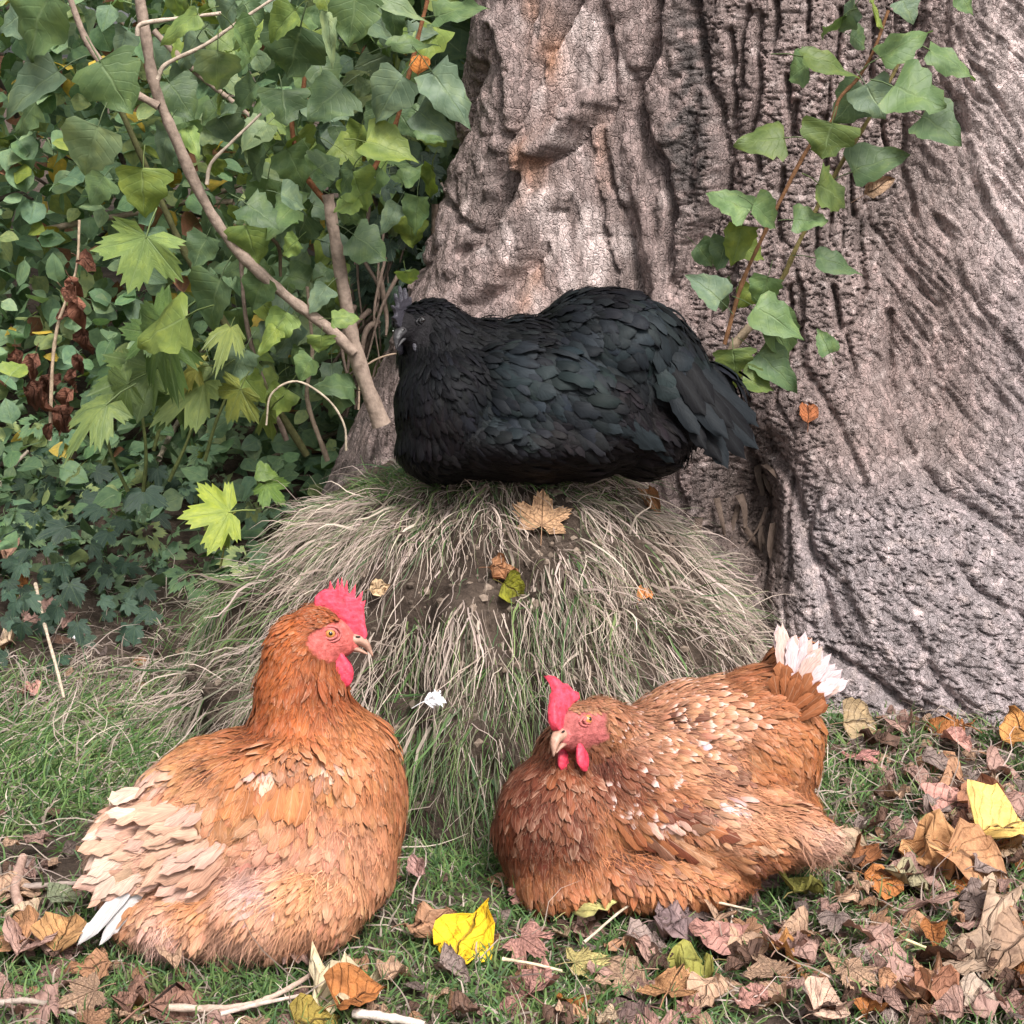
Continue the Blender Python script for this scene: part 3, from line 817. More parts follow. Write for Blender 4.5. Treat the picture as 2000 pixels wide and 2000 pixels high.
        for (sx, sy, rx, ry, pr, sc) in tipspeck:
            hit = (((x - sx) / rx) ** 2 + ((y - sy) / ry) ** 2 < 1) & (r.random(n) < pr)
            CC[hit, 4:] = np.array(sc)
        CC = np.clip(CC, 0, 1).reshape(n, 18, 3)
        # those that show largest become parts of their own
        vis = (np.sum(Nn * (EYE - P), 1) > 0.35 * np.linalg.norm(EYE - P, axis=1)) & (q[:, 8] < 0.3)
        order = np.argsort(-(L * W) * vis); parts = order[:n_parts]; rest = np.setdiff1d(np.arange(n), parts)
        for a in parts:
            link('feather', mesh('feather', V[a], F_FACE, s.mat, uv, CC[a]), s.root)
        m = len(rest)
        Fa = (F_FACE[None] + (np.arange(m) * 18)[:, None, None]).reshape(-1, 4)
        # downy strands
        t0 = s.V[s.T]; k = r.choice(len(s.T), fluff_n * 3, p=ar / ar.sum())
        uu = r.dirichlet((1, 1, 1), fluff_n * 3)
        P2 = np.einsum('nk,nkd->nd', uu, t0[k]); N2 = np.einsum('nk,nkd->nd', uu, s.VN[s.T[k]])
        N2 /= np.linalg.norm(N2, axis=1)[:, None]
        q2, x2, y2 = s.fields(ctl, P2)
        kp = (r.random(len(P2)) < np.clip(q2[:, 8], s.fuzz, 1)) & (s.face_mask(P2) < 0.2) & (P2[:, 2] > s.floor)
        P2, N2, q2 = P2[kp][:fluff_n], N2[kp][:fluff_n], q2[kp][:fluff_n]
        nf = len(P2)
        D2 = q2[:, 0:1] * AX_R - q2[:, 1:2] * AX_U + r.normal(0, 0.30, (nf, 3)); D2 -= N2 * np.sum(D2 * N2, 1, keepdims=True)
        D2 /= np.linalg.norm(D2, axis=1)[:, None]
        D2 = D2 + N2 * r.uniform(0.05, 0.32, (nf, 1)) * (0.5 + q2[:, 8:9])
        L2 = r.uniform(0.013, 0.032, nf) * (0.6 + 0.6 * q2[:, 8]); B2 = np.cross(N2, D2); B2 /= np.linalg.norm(B2, axis=1)[:, None]
        wd = r.uniform(0.00025, 0.0006, nf)[:, None]
        ss = [0, 0.4, 0.75, 1.0]; rows = []
        drop = N2 * (L2 * r.uniform(0.0, 0.28, nf))[:, None]; sw = B2 * (L2 * r.normal(0, 0.15, nf))[:, None]
        P2 = P2 + N2 * 0.004
        for z in ss:
            c = P2 + D2 * (L2 * z)[:, None] - drop * z * z + sw * z * z
            ww = wd * (1 - 0.85 * z)
            rows += [c - B2 * ww, c + B2 * ww]
        V2 = np.stack(rows, 1)
        F2 = np.array([[0, 1, 3, 2], [2, 3, 5, 4], [4, 5, 7, 6]])
        F2 = (F2[None] + (np.arange(nf) * 8)[:, None, None]).reshape(-1, 4) + m * 18
        C2 = np.clip(q2[:, 5:8] * r.uniform(0.8, 1.35, (nf, 1)), 0, 1)
        VV = np.concatenate([V[rest].reshape(-1, 3), V2.reshape(-1, 3)])
        UU = np.concatenate([np.tile(uv, (m, 1)), np.tile([[0.2, 0.5]], (nf * 8, 1))])
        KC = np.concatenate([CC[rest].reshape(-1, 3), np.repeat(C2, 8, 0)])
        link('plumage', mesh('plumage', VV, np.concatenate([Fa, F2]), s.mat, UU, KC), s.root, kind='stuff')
    def quills(s, rows, name='tail_feather', hug=None):
        """Long feathers given one by one: base, tip, width (photo pixels), how far the tip stands off towards the camera, colour."""
        for (bx, by, tx, ty, w, off, col) in rows:
            p, nn = s.surf(bx, by)
            p = p - nn * 0.004
            db = np.dot(p - s.o, AX_F) / s.s
            tip = s.w(tx, ty, db - off)
            if hug is not None:
                q_, qn = s.surf(tx, ty); tip = q_ + qn * hug; p = p + nn * 0.006
            T = tip - p; L = np.linalg.norm(T); T /= L
            view = unit(EYE - p); nv = unit(0.55 * nn + 0.6 * view + 0.3 * np.array([0, 0, 1])); nv = unit(nv - T * np.dot(nv, T))
            nr_ = 13; ss = np.linspace(0, 1, nr_)
            pr = np.interp(ss, (0, 0.15, 0.5, 0.8, 0.9, 0.96, 1), (0.25, 0.6, 0.95, 1.0, 0.86, 0.6, 0.2)) * 0.5 * w * s.s
            B = np.cross(nv, T); bend = rng.normal(0, 0.05)
            V = []; U = []; C = []
            for a, z in enumerate(ss):
                c = p + T * L * z + nv * L * (0.12 * z * (1 - z)) + B * bend * L * z * z
                for u in (-1, -0.5, 0, 0.5, 1):
                    rag = (0.08 + 0.22 * max(0, z - .6)) * rng.normal() if abs(u) == 1 and z > 0.3 else 0
                    V.append(c + B * pr[a] * (u + rag) - nv * pr[a] * 0.28 * u * u - T * (0.07 * L * abs(u) * (0.5 + 0.4 * rng.random()) if z > .8 else 0))
                    U.append((0.5 + u / 2, z)); C.append(np.array(col) * (0.9 + 0.14 * z) * (1 + 0.05 * rng.normal()))
            i, j = np.meshgrid(np.arange(nr_ - 1), np.arange(4), indexing='ij')
            F = np.stack([i * 5 + j, i * 5 + j + 1, (i + 1) * 5 + j + 1, (i + 1) * 5 + j], -1).reshape(-1, 4)
            link(name, mesh(name, V, F, s.mat, U, np.clip(C, 0, 1)), s.root)
    def head(s, comb_pts, dark=False, comb_th=7.0, comb_bend=0.0, half_shut=False, wattle=(20, 33)):
        # comb: a thick blade with rounded rims and teeth
        cu = bpy.data.curves.new('comb', 'CURVE'); cu.dimensions = '2D'; cu.fill_mode = 'BOTH'
        cu.extrude = comb_th * 0.55; cu.bevel_depth = comb_th * 0.5; cu.bevel_resolution = 2; cu.offset = -comb_th * 0.4
        sp = cu.splines.new('POLY'); sp.points.add(len(comb_pts) - 1); sp.use_cyclic_u = True
        for k, (a, b) in enumerate(comb_pts): sp.points[k].co = (a, b, 0, 1)
        o = bpy.data.objects.new('tmp', cu); COL.objects.link(o)
        dg = bpy.context.evaluated_depsgraph_get(); dg.update()
        me = bpy.data.meshes.new_from_object(o.evaluated_get(dg)); bpy.data.objects.remove(o)
        bm = bmesh.new(); bm.from_mesh(me)
        bmesh.ops.triangulate(bm, faces=bm.faces[:])
        bmesh.ops.subdivide_edges(bm, edges=[e for e in bm.edges if e.calc_length() > 9], cuts=1)
        for v in bm.verts:
            a, b, c = v.co
            c = c + comb_bend * max(0, b - 55) ** 1.4 * 0.05 + 1.6 * math.sin(a * 0.21) * math.sin(b * 0.17)
            v.co = s.h(a, b, c)
        bm.to_mesh(me); bm.free()
        me.materials.clear(); me.materials.append(M_DCOMB if dark else M_COMB)
        for p in me.polygons: p.use_smooth = True
        me.name = 'comb'; link('comb', me, s.root)
        # beak: two curved horns
        def horn(pts, rad, flat, name, parent):
            C = curve(pts, 6); R = np.interp(np.linspace(0, 1, len(C)), np.linspace(0, 1, len(rad)), rad)
            T = np.gradient(C, axis=0); T /= np.linalg.norm(T, axis=1)[:, None]
            V = []; n = 12
            for c, r_, t in zip(C, R, T):
                up = np.array([-t[1], t[0]])
                for a in np.linspace(0, 2 * math.pi, n, endpoint=False):
                    e = up * math.sin(a) * r_ * flat
                    V.append(s.h(c[0] + e[0], c[1] + e[1], math.cos(a) * r_))
            m = len(C); V += [s.h(C[0][0], C[0][1]), s.h(C[-1][0], C[-1][1])]
            F = [(i * n + j, i * n + (j + 1) % n, (i + 1) * n + (j + 1) % n, (i + 1) * n + j) for i in range(m - 1) for j in range(n)]
            F += [((j + 1) % n, j, m * n) for j in range(n)] + [((m - 1) * n + j, (m - 1) * n + (j + 1) % n, m * n + 1) for j in range(n)]
            return link(name, mesh(name, V, F, M_DBEAK if dark else M_BEAK), parent)
        bk = horn([(38, -6), (58, -8), (73, -17), (86, -39)], (17, 14, 9, 1.5), 0.85, 'beak', s.root)
        lb = bpy.data.objects.get(bk.name)
        PINV[bk.name] = Matrix.Identity(4)
        horn([(34, -22), (54, -25), (76, -35)], (12, 10, 2), 0.6, 'lower_beak', bk)
        for sd_ in (-1, 1):
            nos = s.h(56, 0, sd_ * 13.5)
            bm = bmesh.new(); ellipsoid_bm(bm, basis(nos, s.hf, s.hs, s.hu, 5.5 * s.hk, 2.2 * s.hk, 2.2 * s.hk), 2)
            me = bpy.data.meshes.new('nostril'); bm.to_mesh(me); bm.free(); me.materials.append(M_PUPIL)
            link('nostril', me, bk)
        # wattles, ear lobes, eyes
        def drop(c, a, b, th, side, mat, name, tilt=0.0, lean=0.0):
            bm = bmesh.new(); r = bmesh.ops.create_uvsphere(bm, u_segments=18, v_segments=12, radius=1)
            for v in bm.verts:
                x, y, z = v.co
                k = 0.62 + 0.38 * (1 - z) / 2 * 1.6 if z > -0.2 else 1.0
                k *= 0.55 + 0.45 * sstep(1.0, 0.2, z)
                f = x * a * k + tilt * z * a; u_ = z * b
                v.co = s.h(c[0] + f, c[1] + u_, side + y * th * (0.6 + 0.4 * k) + lean * (1 - z) * 4 + 1.2 * math.sin(f * 0.35 + u_ * 0.2))
            me = bpy.data.meshes.new(name); bm.to_mesh(me); bm.free(); me.materials.append(mat)
            for p in me.polygons: p.use_smooth = True
            link(name, me, s.root)
        for sd_ in (-1, 1):
            drop((26, -32 - wattle[1] * 0.85), wattle[0], wattle[1], 8, sd_ * 19, M_DCOMB if dark else M_WATTLE, 'wattle', -0.2, sd_ * 0.6)
            drop((-36, -34), 11, 28, 6, sd_ * 46, M_DCOMB if dark else M_LOBE, 'earlobe', -0.5, sd_ * -0.8)
            # eye: ball, iris disc, pupil, and the lids round it
            ec = s.h(2, 7, sd_ * 34.0); out = sd_ * s.hs
            bm = bmesh.new(); ellipsoid_bm(bm, basis(ec, s.hf, s.hs, s.hu, 10.5 * s.hk, 10.5 * s.hk, 10.5 * s.hk), 3)
            me = bpy.data.meshes.new('eye'); bm.to_mesh(me); bm.free(); me.materials.append(M_PUPIL if dark else M_IRIS)
            for p in me.polygons: p.use_smooth = True
            eye = link('eye', me, s.root); PINV[eye.name] = Matrix.Identity(4)
            bm = bmesh.new(); ellipsoid_bm(bm, basis(s.h(2.5, 7.5, sd_ * 41.4), s.hf, s.hs, s.hu, 5.0 * s.hk, 3.7 * s.hk, 5.0 * s.hk), 3)
            me = bpy.data.meshes.new('pupil'); bm.to_mesh(me); bm.free(); me.materials.append(M_PUPIL)
            for p in me.polygons: p.use_smooth = True
            link('pupil', me, eye)
            bg = Bag()
            for rr, th, so in ((11.5, 3.0, 39.0), (18.5, 2.6, 36.5)):
                an = np.linspace(0, 2 * math.pi, 25)
                yk = np.where(np.sin(an) > 0, 0.78 if not half_shut else 0.42, 0.85 if not half_shut else 0.6)
                pts = np.array([s.h(2 + rr * 1.12 * math.cos(a), 7 + rr * k_ * math.sin(a), sd_ * (so - 0.012 * (rr * math.cos(a)) ** 2)) for a, k_ in zip(an, yk)])
                tube(bg, pts, th * s.hk, 6)
            link('eyelid', tidy(bg.make('eyelid', M_DLID if dark else M_LID)), s.root)

COMB1 = [(-26, 52), (-31, 64), (-29, 75), (-20, 85), (-10, 91), (-3, 91), (0, 106), (7, 90), (10, 89), (15, 111), (19, 89), (22, 112), (27, 88), (32, 107), (35, 84), (39, 82), (49, 100), (48, 75), (52, 73), (63, 87), (60, 66), (69, 70), (66, 56), (67, 45), (69, 25), (74, 4), (71, -4), (60, -9), (46, 0), (36, 14), (24, 30), (0, 40)]
COMB2 = [(-32, 44), (-34, 58), (-22, 66), (-16, 84), (-6, 88), (0, 108), (9, 112), (14, 98), (20, 84), (28, 78), (36, 74), (46, 66), (56, 56), (64, 40), (69, 20), (66, 4), (58, -4), (46, 0), (36, 14), (24, 28), (0, 38)]
COMB3 = [(-22, 44), (-30, 62), (-14, 60), (-12, 92), (0, 68), (8, 68), (14, 104), (22, 70), (30, 66), (46, 92), (44, 62), (50, 54), (70, 66), (60, 42), (66, 34), (82, 36), (68, 20), (68, 8), (58, -2), (46, 2), (34, 16), (20, 30), (0, 38)]

# --- the buff hen with its tail towards the viewer
h1 = Hen(1.72, (500, 1600), 'buff orange hen with upright head, pink comb and cream tail, resting on the grass', None, M_BUFF)
h1.fuzz = .30; h1.fine = .84; h1.floor = 0.0; h1.edge = 0.5; h1.edge_col = (0.56, 0.37, 0.26)
h1.head_frame((643, 1242, 0), (1.0, -0.02, 0.10), (0, 1, 0), 1.0)
h1.body([(515, 1612, 0, 245, 205, 192), (670, 1570, 10, 122, 160, 190), (640, 1660, -40, 140, 150, 130), (420, 1560, 0, 165, 165, 120, 22), (300, 1640, -50, 112, 120, 98, 20), (285, 1710, -50, 78, 100, 80),
         (600, 1440, 10, 112, 115, 110), (588, 1350, 5, 86, 84, 100), (592, 1280, 0, 72, 64, 85), (615, 1232, 0, 52, 48, 52),
         (575, 1735, -135, 165, 110, 88, 8), (420, 1765, -60, 190, 150, 78), (480, 1548, -122, 180, 75, 92, 25), (590, 1520, -100, 110, 70, 95, 0), (330, 1640, -110, 120, 70, 70, 10)])
OR = (0.3214, 0.0832, 0.0221); BF = (0.3857, 0.1465, 0.0578); CR = (0.4714, 0.2835, 0.1997); WH = (0.5035, 0.3543, 0.2805); RU = (0.2304, 0.0567, 0.0170)
h1.dress([(610, 1200, -1, .3, 14, 8, .15, RU, 0), (575, 1230, -.8, .8, 22, 8, .2, OR, 0), (545, 1290, -.45, 1, 36, 9, .2, OR, 0), (620, 1330, .0, 1, 40, 10, .18, RU, 0), (530, 1350, -.4, 1, 40, 10, .2, OR, 0), (660, 1350, .15, 1, 36, 10, .18, RU, 0),
          (590, 1390, -.15, 1, 42, 12, .18, OR, 0), (690, 1420, .3, 1, 40, 14, .15, (0.3364, 0.1208, 0.0462), 0), (510, 1410, -.6, .9, 42, 14, .2, RU, 0), (430, 1440, -.8, .6, 36, 18, .15, BF, 0), (380, 1480, -.8, .6, 38, 20, .15, (0.4333, 0.1907, 0.0862), 0),
          (290, 1530, -.8, .5, 46, 22, .15, (0.4637, 0.2543, 0.1724), 0), (230, 1570, -.6, .8, 50, 22, .2, CR, .55), (300, 1640, -.95, .3, 52, 22, .2, CR, .55), (400, 1640, -.9, .4, 58, 26, .15, (0.5081, 0.2798, 0.1986), 0), (430, 1560, -.7, .7, 50, 24, .14, (0.4485, 0.2098, 0.1124), 0),
          (520, 1490, -.35, 1, 44, 20, .15, BF, 0), (480, 1570, -.5, .9, 54, 24, .15, (0.4182, 0.1844, 0.0793), 0), (600, 1480, -.1, 1, 42, 20, .14, (0.3889, 0.1526, 0.0662), 0), (600, 1560, -.15, 1, 44, 20, .14, (0.4041, 0.1716, 0.0862), 0), (680, 1500, .0, 1, 44, 19, .14, (0.3738, 0.1463, 0.0592), 0),
          (750, 1520, .1, 1, 42, 18, .13, (0.3434, 0.1272, 0.0532), 0), (785, 1610, -.1, 1, 42, 18, .13, (0.3434, 0.1335, 0.0592), 0), (720, 1620, -.1, 1, 42, 18, .14, (0.4041, 0.1780, 0.0993), 0), (560, 1620, -.6, .5, 48, 22, .12, (0.4637, 0.2288, 0.1586), 0), (660, 1640, -.3, .8, 42, 20, .14, (0.4333, 0.1970, 0.1194), 0),
          (620, 1690, -.5, .8, 36, 11, .2, (0.4485, 0.2098, 0.0993), .7), (700, 1710, -.5, .8, 34, 12, .2, (0.4182, 0.1907, 0.0993), .5), (520, 1720, -.6, .8, 36, 10, .25, (0.4637, 0.2288, 0.1255), .9), (520, 1690, -.6, .7, 32, 12, .2, (0.4929, 0.2988, 0.2517), .7), (420, 1720, -.7, .7, 34, 12, .25, (0.4111, 0.1780, 0.0793), .6),
          (500, 1790, -.35, 1, 34, 9, .3, (0.4929, 0.2861, 0.2117), 1), (360, 1790, -.2, 1, 34, 9, .3, (0.5081, 0.3179, 0.2649), 1), (650, 1780, -.4, 1, 32, 9, .25, (0.4333, 0.2161, 0.1325), 1), (290, 1720, -.5, .9, 40, 14, .2, (0.3889, 0.1780, 0.0862), .5), (230, 1650, -.7, .6, 48, 20, .2, CR, .6), (200, 1600, -.6, .7, 46, 22, .2, WH, .55)],
         [(440, 1480, 26, 26, (0.1495, 0.0572, 0.0330), .8), (590, 1465, 45, 24, (0.1798, 0.0699, 0.0401), .7), (510, 1425, 40, 14, (0.1495, 0.0509, 0.0261), .8), (505, 1585, 20, 40, (0.2243, 0.1017, 0.0592), .6), (650, 1480, 20, 22, (0.1869, 0.0762, 0.0462), .6), (545, 1475, 22, 16, (0.6354, 0.4196, 0.3442), .7), (640, 1465, 22, 14, (0.6132, 0.4069, 0.3310), .7), (330, 1500, 50, 22, (0.5980, 0.3941, 0.3180), .6), (540, 1700, 45, 30, (0.5828, 0.4069, 0.3842), .7)],
         0.40, (0.5051, 0.1135, 0.1002), 0.7, 230, fluff_n=15000, seed=3)
_r = np.random.default_rng(8)
def _rows(spec):
    out = []
    for (x0, y0, x1, y1, n, ang, ln, w, cols) in spec:
        for k in range(int(n * 1.6)):
            t = (k + .5) / (n * 1.6) + _r.normal(0, .04); a_ = math.radians(ang + _r.normal(0, 17)); l = ln * _r.uniform(.8, 1.2)
            bx, by = x0 + (x1 - x0) * t, y0 + (y1 - y0) * t
            out.append((bx, by, bx - math.cos(a_) * l, by + math.sin(a_) * l, w * .72 * _r.uniform(.7, 1.2), _r.uniform(8, 22), tuple(np.array(cols[_r.integers(len(cols))]) * _r.uniform(.88, 1.08))))
    return out
PK = (0.4647, 0.2815, 0.2221)
h1.quills(_rows([(290, 1540, 235, 1640, 6, 22, 62, 42, (WH, CR)), (330, 1550, 250, 1710, 8, 12, 68, 40, (WH, CR, PK)), (370, 1570, 290, 1730, 8, 8, 70, 40, (CR, WH, PK)), (410, 1590, 335, 1740, 8, 4, 70, 38, (PK, CR)), (445, 1610, 385, 1740, 7, 14, 68, 36, (PK, CR, (0.3864, 0.2200, 0.1530))),
                 (475, 1610, 430, 1730, 5, 26, 64, 34, ((0.3864, 0.2112, 0.1440), PK)), (330, 1535, 420, 1550, 5, 50, 62, 36, (CR, PK, WH)), (440, 1540, 490, 1600, 4, 48, 66, 34, ((0.3864, 0.2112, 0.1350), PK))]))
h1.quills([(x, y, x - 30 + k * 2, y + 92, 32, 0, tuple(np.array(BF) * f)) for k, (x, y, f) in enumerate(((420, 1525, 1.1), (448, 1515, .95), (474, 1512, 1.2), (500, 1510, .8), (526, 1512, 1.1), (552, 1515, 1.0), (575, 1520, 1.2), (598, 1525, .9)))], 'wing_feather', hug=.006)
h1.quills([(285, 1700, 196, 1800, 28, 16, (.50, .475, .47)), (296, 1722, 232, 1800, 25, 20, (.52, .495, .49))])
h1.head(COMB1, wattle=(23, 36))

# --- the spotted rust hen facing the viewer
h2 = Hen(1.80, (1260, 1570), 'speckled rust hen with raised white tail and drooping pink comb, lying beside fallen leaves', None, M_BUFF)
h2.fuzz = .30; h2.fine = .82; h2.floor = 0.0; h2.edge = 0.45; h2.edge_col = (0.58, 0.38, 0.27)
h2.head_frame((1116, 1403, -105), (-0.56, -0.14, -0.81), (-0.30, 1, -0.1), 0.99)
h2.body([(1105, 1610, -30, 138, 150, 158), (1135, 1500, -15, 92, 105, 108), (1150, 1440, -45, 66, 75, 70), (1168, 1412, -62, 58, 66, 58), (1190, 1440, -30, 62, 75, 62), (1270, 1570, 30, 240, 190, 175), (1480, 1460, 60, 138, 140, 150), (1470, 1600, 40, 140, 140, 115),
         (1370, 1440, 50, 180, 140, 105, 12), (1545, 1345, 70, 62, 60, 85, -20), (1350, 1590, -110, 200, 70, 85, -12), (1540, 1610, -90, 75, 60, 52, -8), (1250, 1690, -20, 240, 180, 75), (1215, 1470, 0, 90, 100, 90), (1110, 1700, -40, 120, 140, 70)])
D1 = (0.0960, 0.0238, 0.0122); D2 = (0.1200, 0.0324, 0.0151); G1 = (0.2600, 0.0900, 0.0360); P1 = (0.3200, 0.1476, 0.0864)
h2.dress([(1150, 1375, .5, .6, 14, 9, .15, (0.2685, 0.1136, 0.0608), 0), (1190, 1420, .7, .7, 26, 10, .2, (0.2821, 0.1136, 0.0544), 0), (1110, 1500, -.1, 1, 36, 13, .15, (0.1615, 0.0454, 0.0184), 0), (1180, 1480, .3, 1, 36, 12, .18, D1, 0), (1220, 1500, .6, .8, 34, 13, .18, D2, 0), (1050, 1530, -.25, 1, 38, 16, .13, D1, 0),
          (985, 1620, -.1, 1, 40, 20, .12, D2, 0), (1050, 1610, -.1, 1, 40, 21, .12, D1, 0), (1130, 1600, .2, 1, 40, 18, .13, D1, 0), (1020, 1710, .05, 1, 40, 20, .13, (0.2821, 0.1022, 0.0456), 0), (1120, 1700, .3, 1, 40, 17, .14, (0.2957, 0.1078, 0.0456), .2),
          (1250, 1430, .8, .35, 34, 13, .2, P1, 0), (1330, 1380, .95, .1, 34, 13, .2, (0.3892, 0.1817, 0.1032), 0), (1400, 1420, .95, .2, 36, 14, .2, (0.4028, 0.1930, 0.1152), 0), (1480, 1350, .95, -.1, 40, 16, .15, G1, 0), (1530, 1330, .45, -.9, 46, 18, .12, G1, 0), (1560, 1370, .6, .4, 44, 20, .12, (0.3084, 0.1078, 0.0392), 0), (1590, 1460, .3, .9, 40, 22, .12, (0.3084, 0.1078, 0.0368), 0),
          (1500, 1480, .7, .7, 38, 18, .15, (0.3357, 0.1249, 0.0488), 0), (1320, 1480, .85, .4, 36, 14, .18, (0.3629, 0.1646, 0.0848), 0), (1300, 1540, .7, .6, 36, 14, .18, G1, 0), (1250, 1590, .6, .8, 42, 16, .16, (0.2821, 0.1022, 0.0424), 0), (1180, 1600, .5, .9, 42, 16, .16, (0.3221, 0.1249, 0.0544), 0), (1400, 1570, .9, .25, 40, 13, .18, (0.4028, 0.2045, 0.1280), .3),
          (1350, 1640, .7, .6, 40, 15, .17, (0.3357, 0.1362, 0.0608), .1), (1480, 1590, .95, .25, 38, 11, .2, (0.3892, 0.1817, 0.0976), .7), (1580, 1610, .9, .25, 34, 9, .3, (0.4427, 0.2612, 0.1944), 1), (1580, 1660, .6, .8, 34, 9, .3, (0.4164, 0.2271, 0.1520), 1), (1480, 1640, .8, .5, 38, 14, .15, (0.3084, 0.1136, 0.0488), .3),
          (1220, 1690, .4, .9, 40, 14, .16, (0.3084, 0.1136, 0.0488), .3), (1330, 1710, .5, .85, 40, 12, .2, (0.3357, 0.1306, 0.0544), .5), (1150, 1750, .3, .95, 36, 12, .2, (0.2957, 0.1136, 0.0488), .5), (1450, 1710, .7, .7, 38, 12, .2, (0.3084, 0.1136, 0.0488), .5), (1590, 1560, .2, .95, 38, 20, .13, (0.2821, 0.0965, 0.0336), 0)],
         [(1318, 1400, 34, 26, (0.1007, 0.0365, 0.0240), .9), (1400, 1500, 56, 40, (0.1143, 0.0422, 0.0272), .85), (1320, 1555, 62, 28, (0.1143, 0.0397, 0.0272), .85), (1300, 1625, 40, 34, (0.1070, 0.0365, 0.0240), .8), (1225, 1640, 46, 34, (0.1206, 0.0422, 0.0272), .8), (1450, 1640, 30, 18, (0.1479, 0.0568, 0.0368), .7), (1395, 1545, 30, 13, (0.5769, 0.4429, 0.4496), .95), (1345, 1440, 20, 7, (0.5769, 0.4429, 0.4496), .9), (1275, 1570, 40, 12, (0.5371, 0.3407, 0.2736), .8), (1355, 1470, 30, 20, (0.1342, 0.0511, 0.0304), .6)],
         0.40, (0.3810, 0.1055, 0.1000), 0.7, 230, tipspeck=[(1230, 1480, 62, 110, .5, (0.5769, 0.4088, 0.3648)), (1340, 1400, 120, 60, .45, (0.5507, 0.3634, 0.3040))], fluff_n=13000, seed=4)
W2 = (0.5905, 0.4543, 0.4624); W3 = (0.5371, 0.3748, 0.3280)
_t = np.random.default_rng(12)
_tf = []
for k in range(30):
    f_ = k / 29; a_ = math.radians(98 - 68 * f_ + _t.normal(0, 5)); l_ = (122 - 26 * f_) * _t.uniform(.82, 1.06)
    bx_, by_ = 1532 + 34 * f_ + _t.normal(0, 4), 1342 + 38 * f_ ** 1.5 + _t.normal(0, 4)
    _tf.append((bx_, by_, bx_ + math.cos(a_) * l_, by_ - math.sin(a_) * l_, _t.uniform(17, 27), 2 + 30 * f_ + _t.uniform(-6, 8), tuple(np.array(W2 if _t.random() < .7 else W3) * _t.uniform(.88, 1.05))))
for k in range(20):
    f_ = k / 19; a_ = math.radians(104 - 56 * f_ + _t.normal(0, 7)); l_ = (66 - 10 * f_) * _t.uniform(.75, 1.15)
    bx_, by_ = 1524 + 46 * f_ + _t.normal(0, 5), 1362 + 42 * f_ ** 1.4 + _t.normal(0, 5)
    _tf.append((bx_, by_, bx_ + math.cos(a_) * l_, by_ - math.sin(a_) * l_, _t.uniform(18, 26), 10 + 28 * f_ + _t.uniform(-4, 8), tuple(np.array(G1) * _t.uniform(.85, 1.25) + np.array((.03, .02, .012)) * (_t.random() < .3))))
h2.quills(_tf)
h2.quills([(1240 + 26 * k, 1560 + 9 * k, 1370 + 26 * k, 1612 + 8 * k, 34, 0, c) for k, c in enumerate((D2, (.15, .07, .04), G1, D2, (.36, .19, .11), G1, (.40, .24, .15)))] + [(1200 + 22 * k, 1590 + 9 * k, 1270 + 26 * k, 1660 + 5 * k, 32, 0, c) for k, c in enumerate((G1, D2, (.14, .06, .035), G1, D2, (.34, .17, .09)))], 'wing_feather', hug=.007)
h2.head([(a * .96, 38 + (b - 38) * .86) for a, b in COMB2], comb_th=9.0, comb_bend=-2.4, half_shut=True, wattle=(18, 29))

# --- the black hen on the mound
h3 = Hen(2.22, (1070, 770), 'glossy black hen with dark spiky comb, settled on top of the mound against the tree', None, M_BLACK)
h3.fuzz = .10; h3.fine = .88; h3.floor = 0.36; h3.edge = 0.9; h3.edge_col = (0.006, 0.006, 0.008)
h3.head_frame((804, 640, -70), (-0.40, -0.36, -0.84), (-0.14, 1, -0.25), 0.80)
h3.body([(885, 800, -20, 112, 150, 140), (870, 700, -10, 92, 100, 95), (845, 648, -20, 62, 70, 62), (1060, 800, 20, 250, 175, 140), (1185, 680, 30, 155, 140, 118), (1280, 730, 40, 100, 120, 118),
         (1090, 790, -85, 185, 80, 100, -22), (1040, 870, 0, 240, 170, 72), (1370, 780, 50, 62, 60, 85, -35), (1020, 702, 10, 135, 110, 80), (945, 690, 0, 90, 90, 65, -10), (860, 870, -20, 85, 130, 70), (1250, 860, 10, 95, 120, 70)])
K = (.0055, .0055, .0065); K2 = (.0165, .0215, .0245); K3 = (.0085, .0068, .0075)  # K2 puts the blue-grey highlights of the plumage into its colour
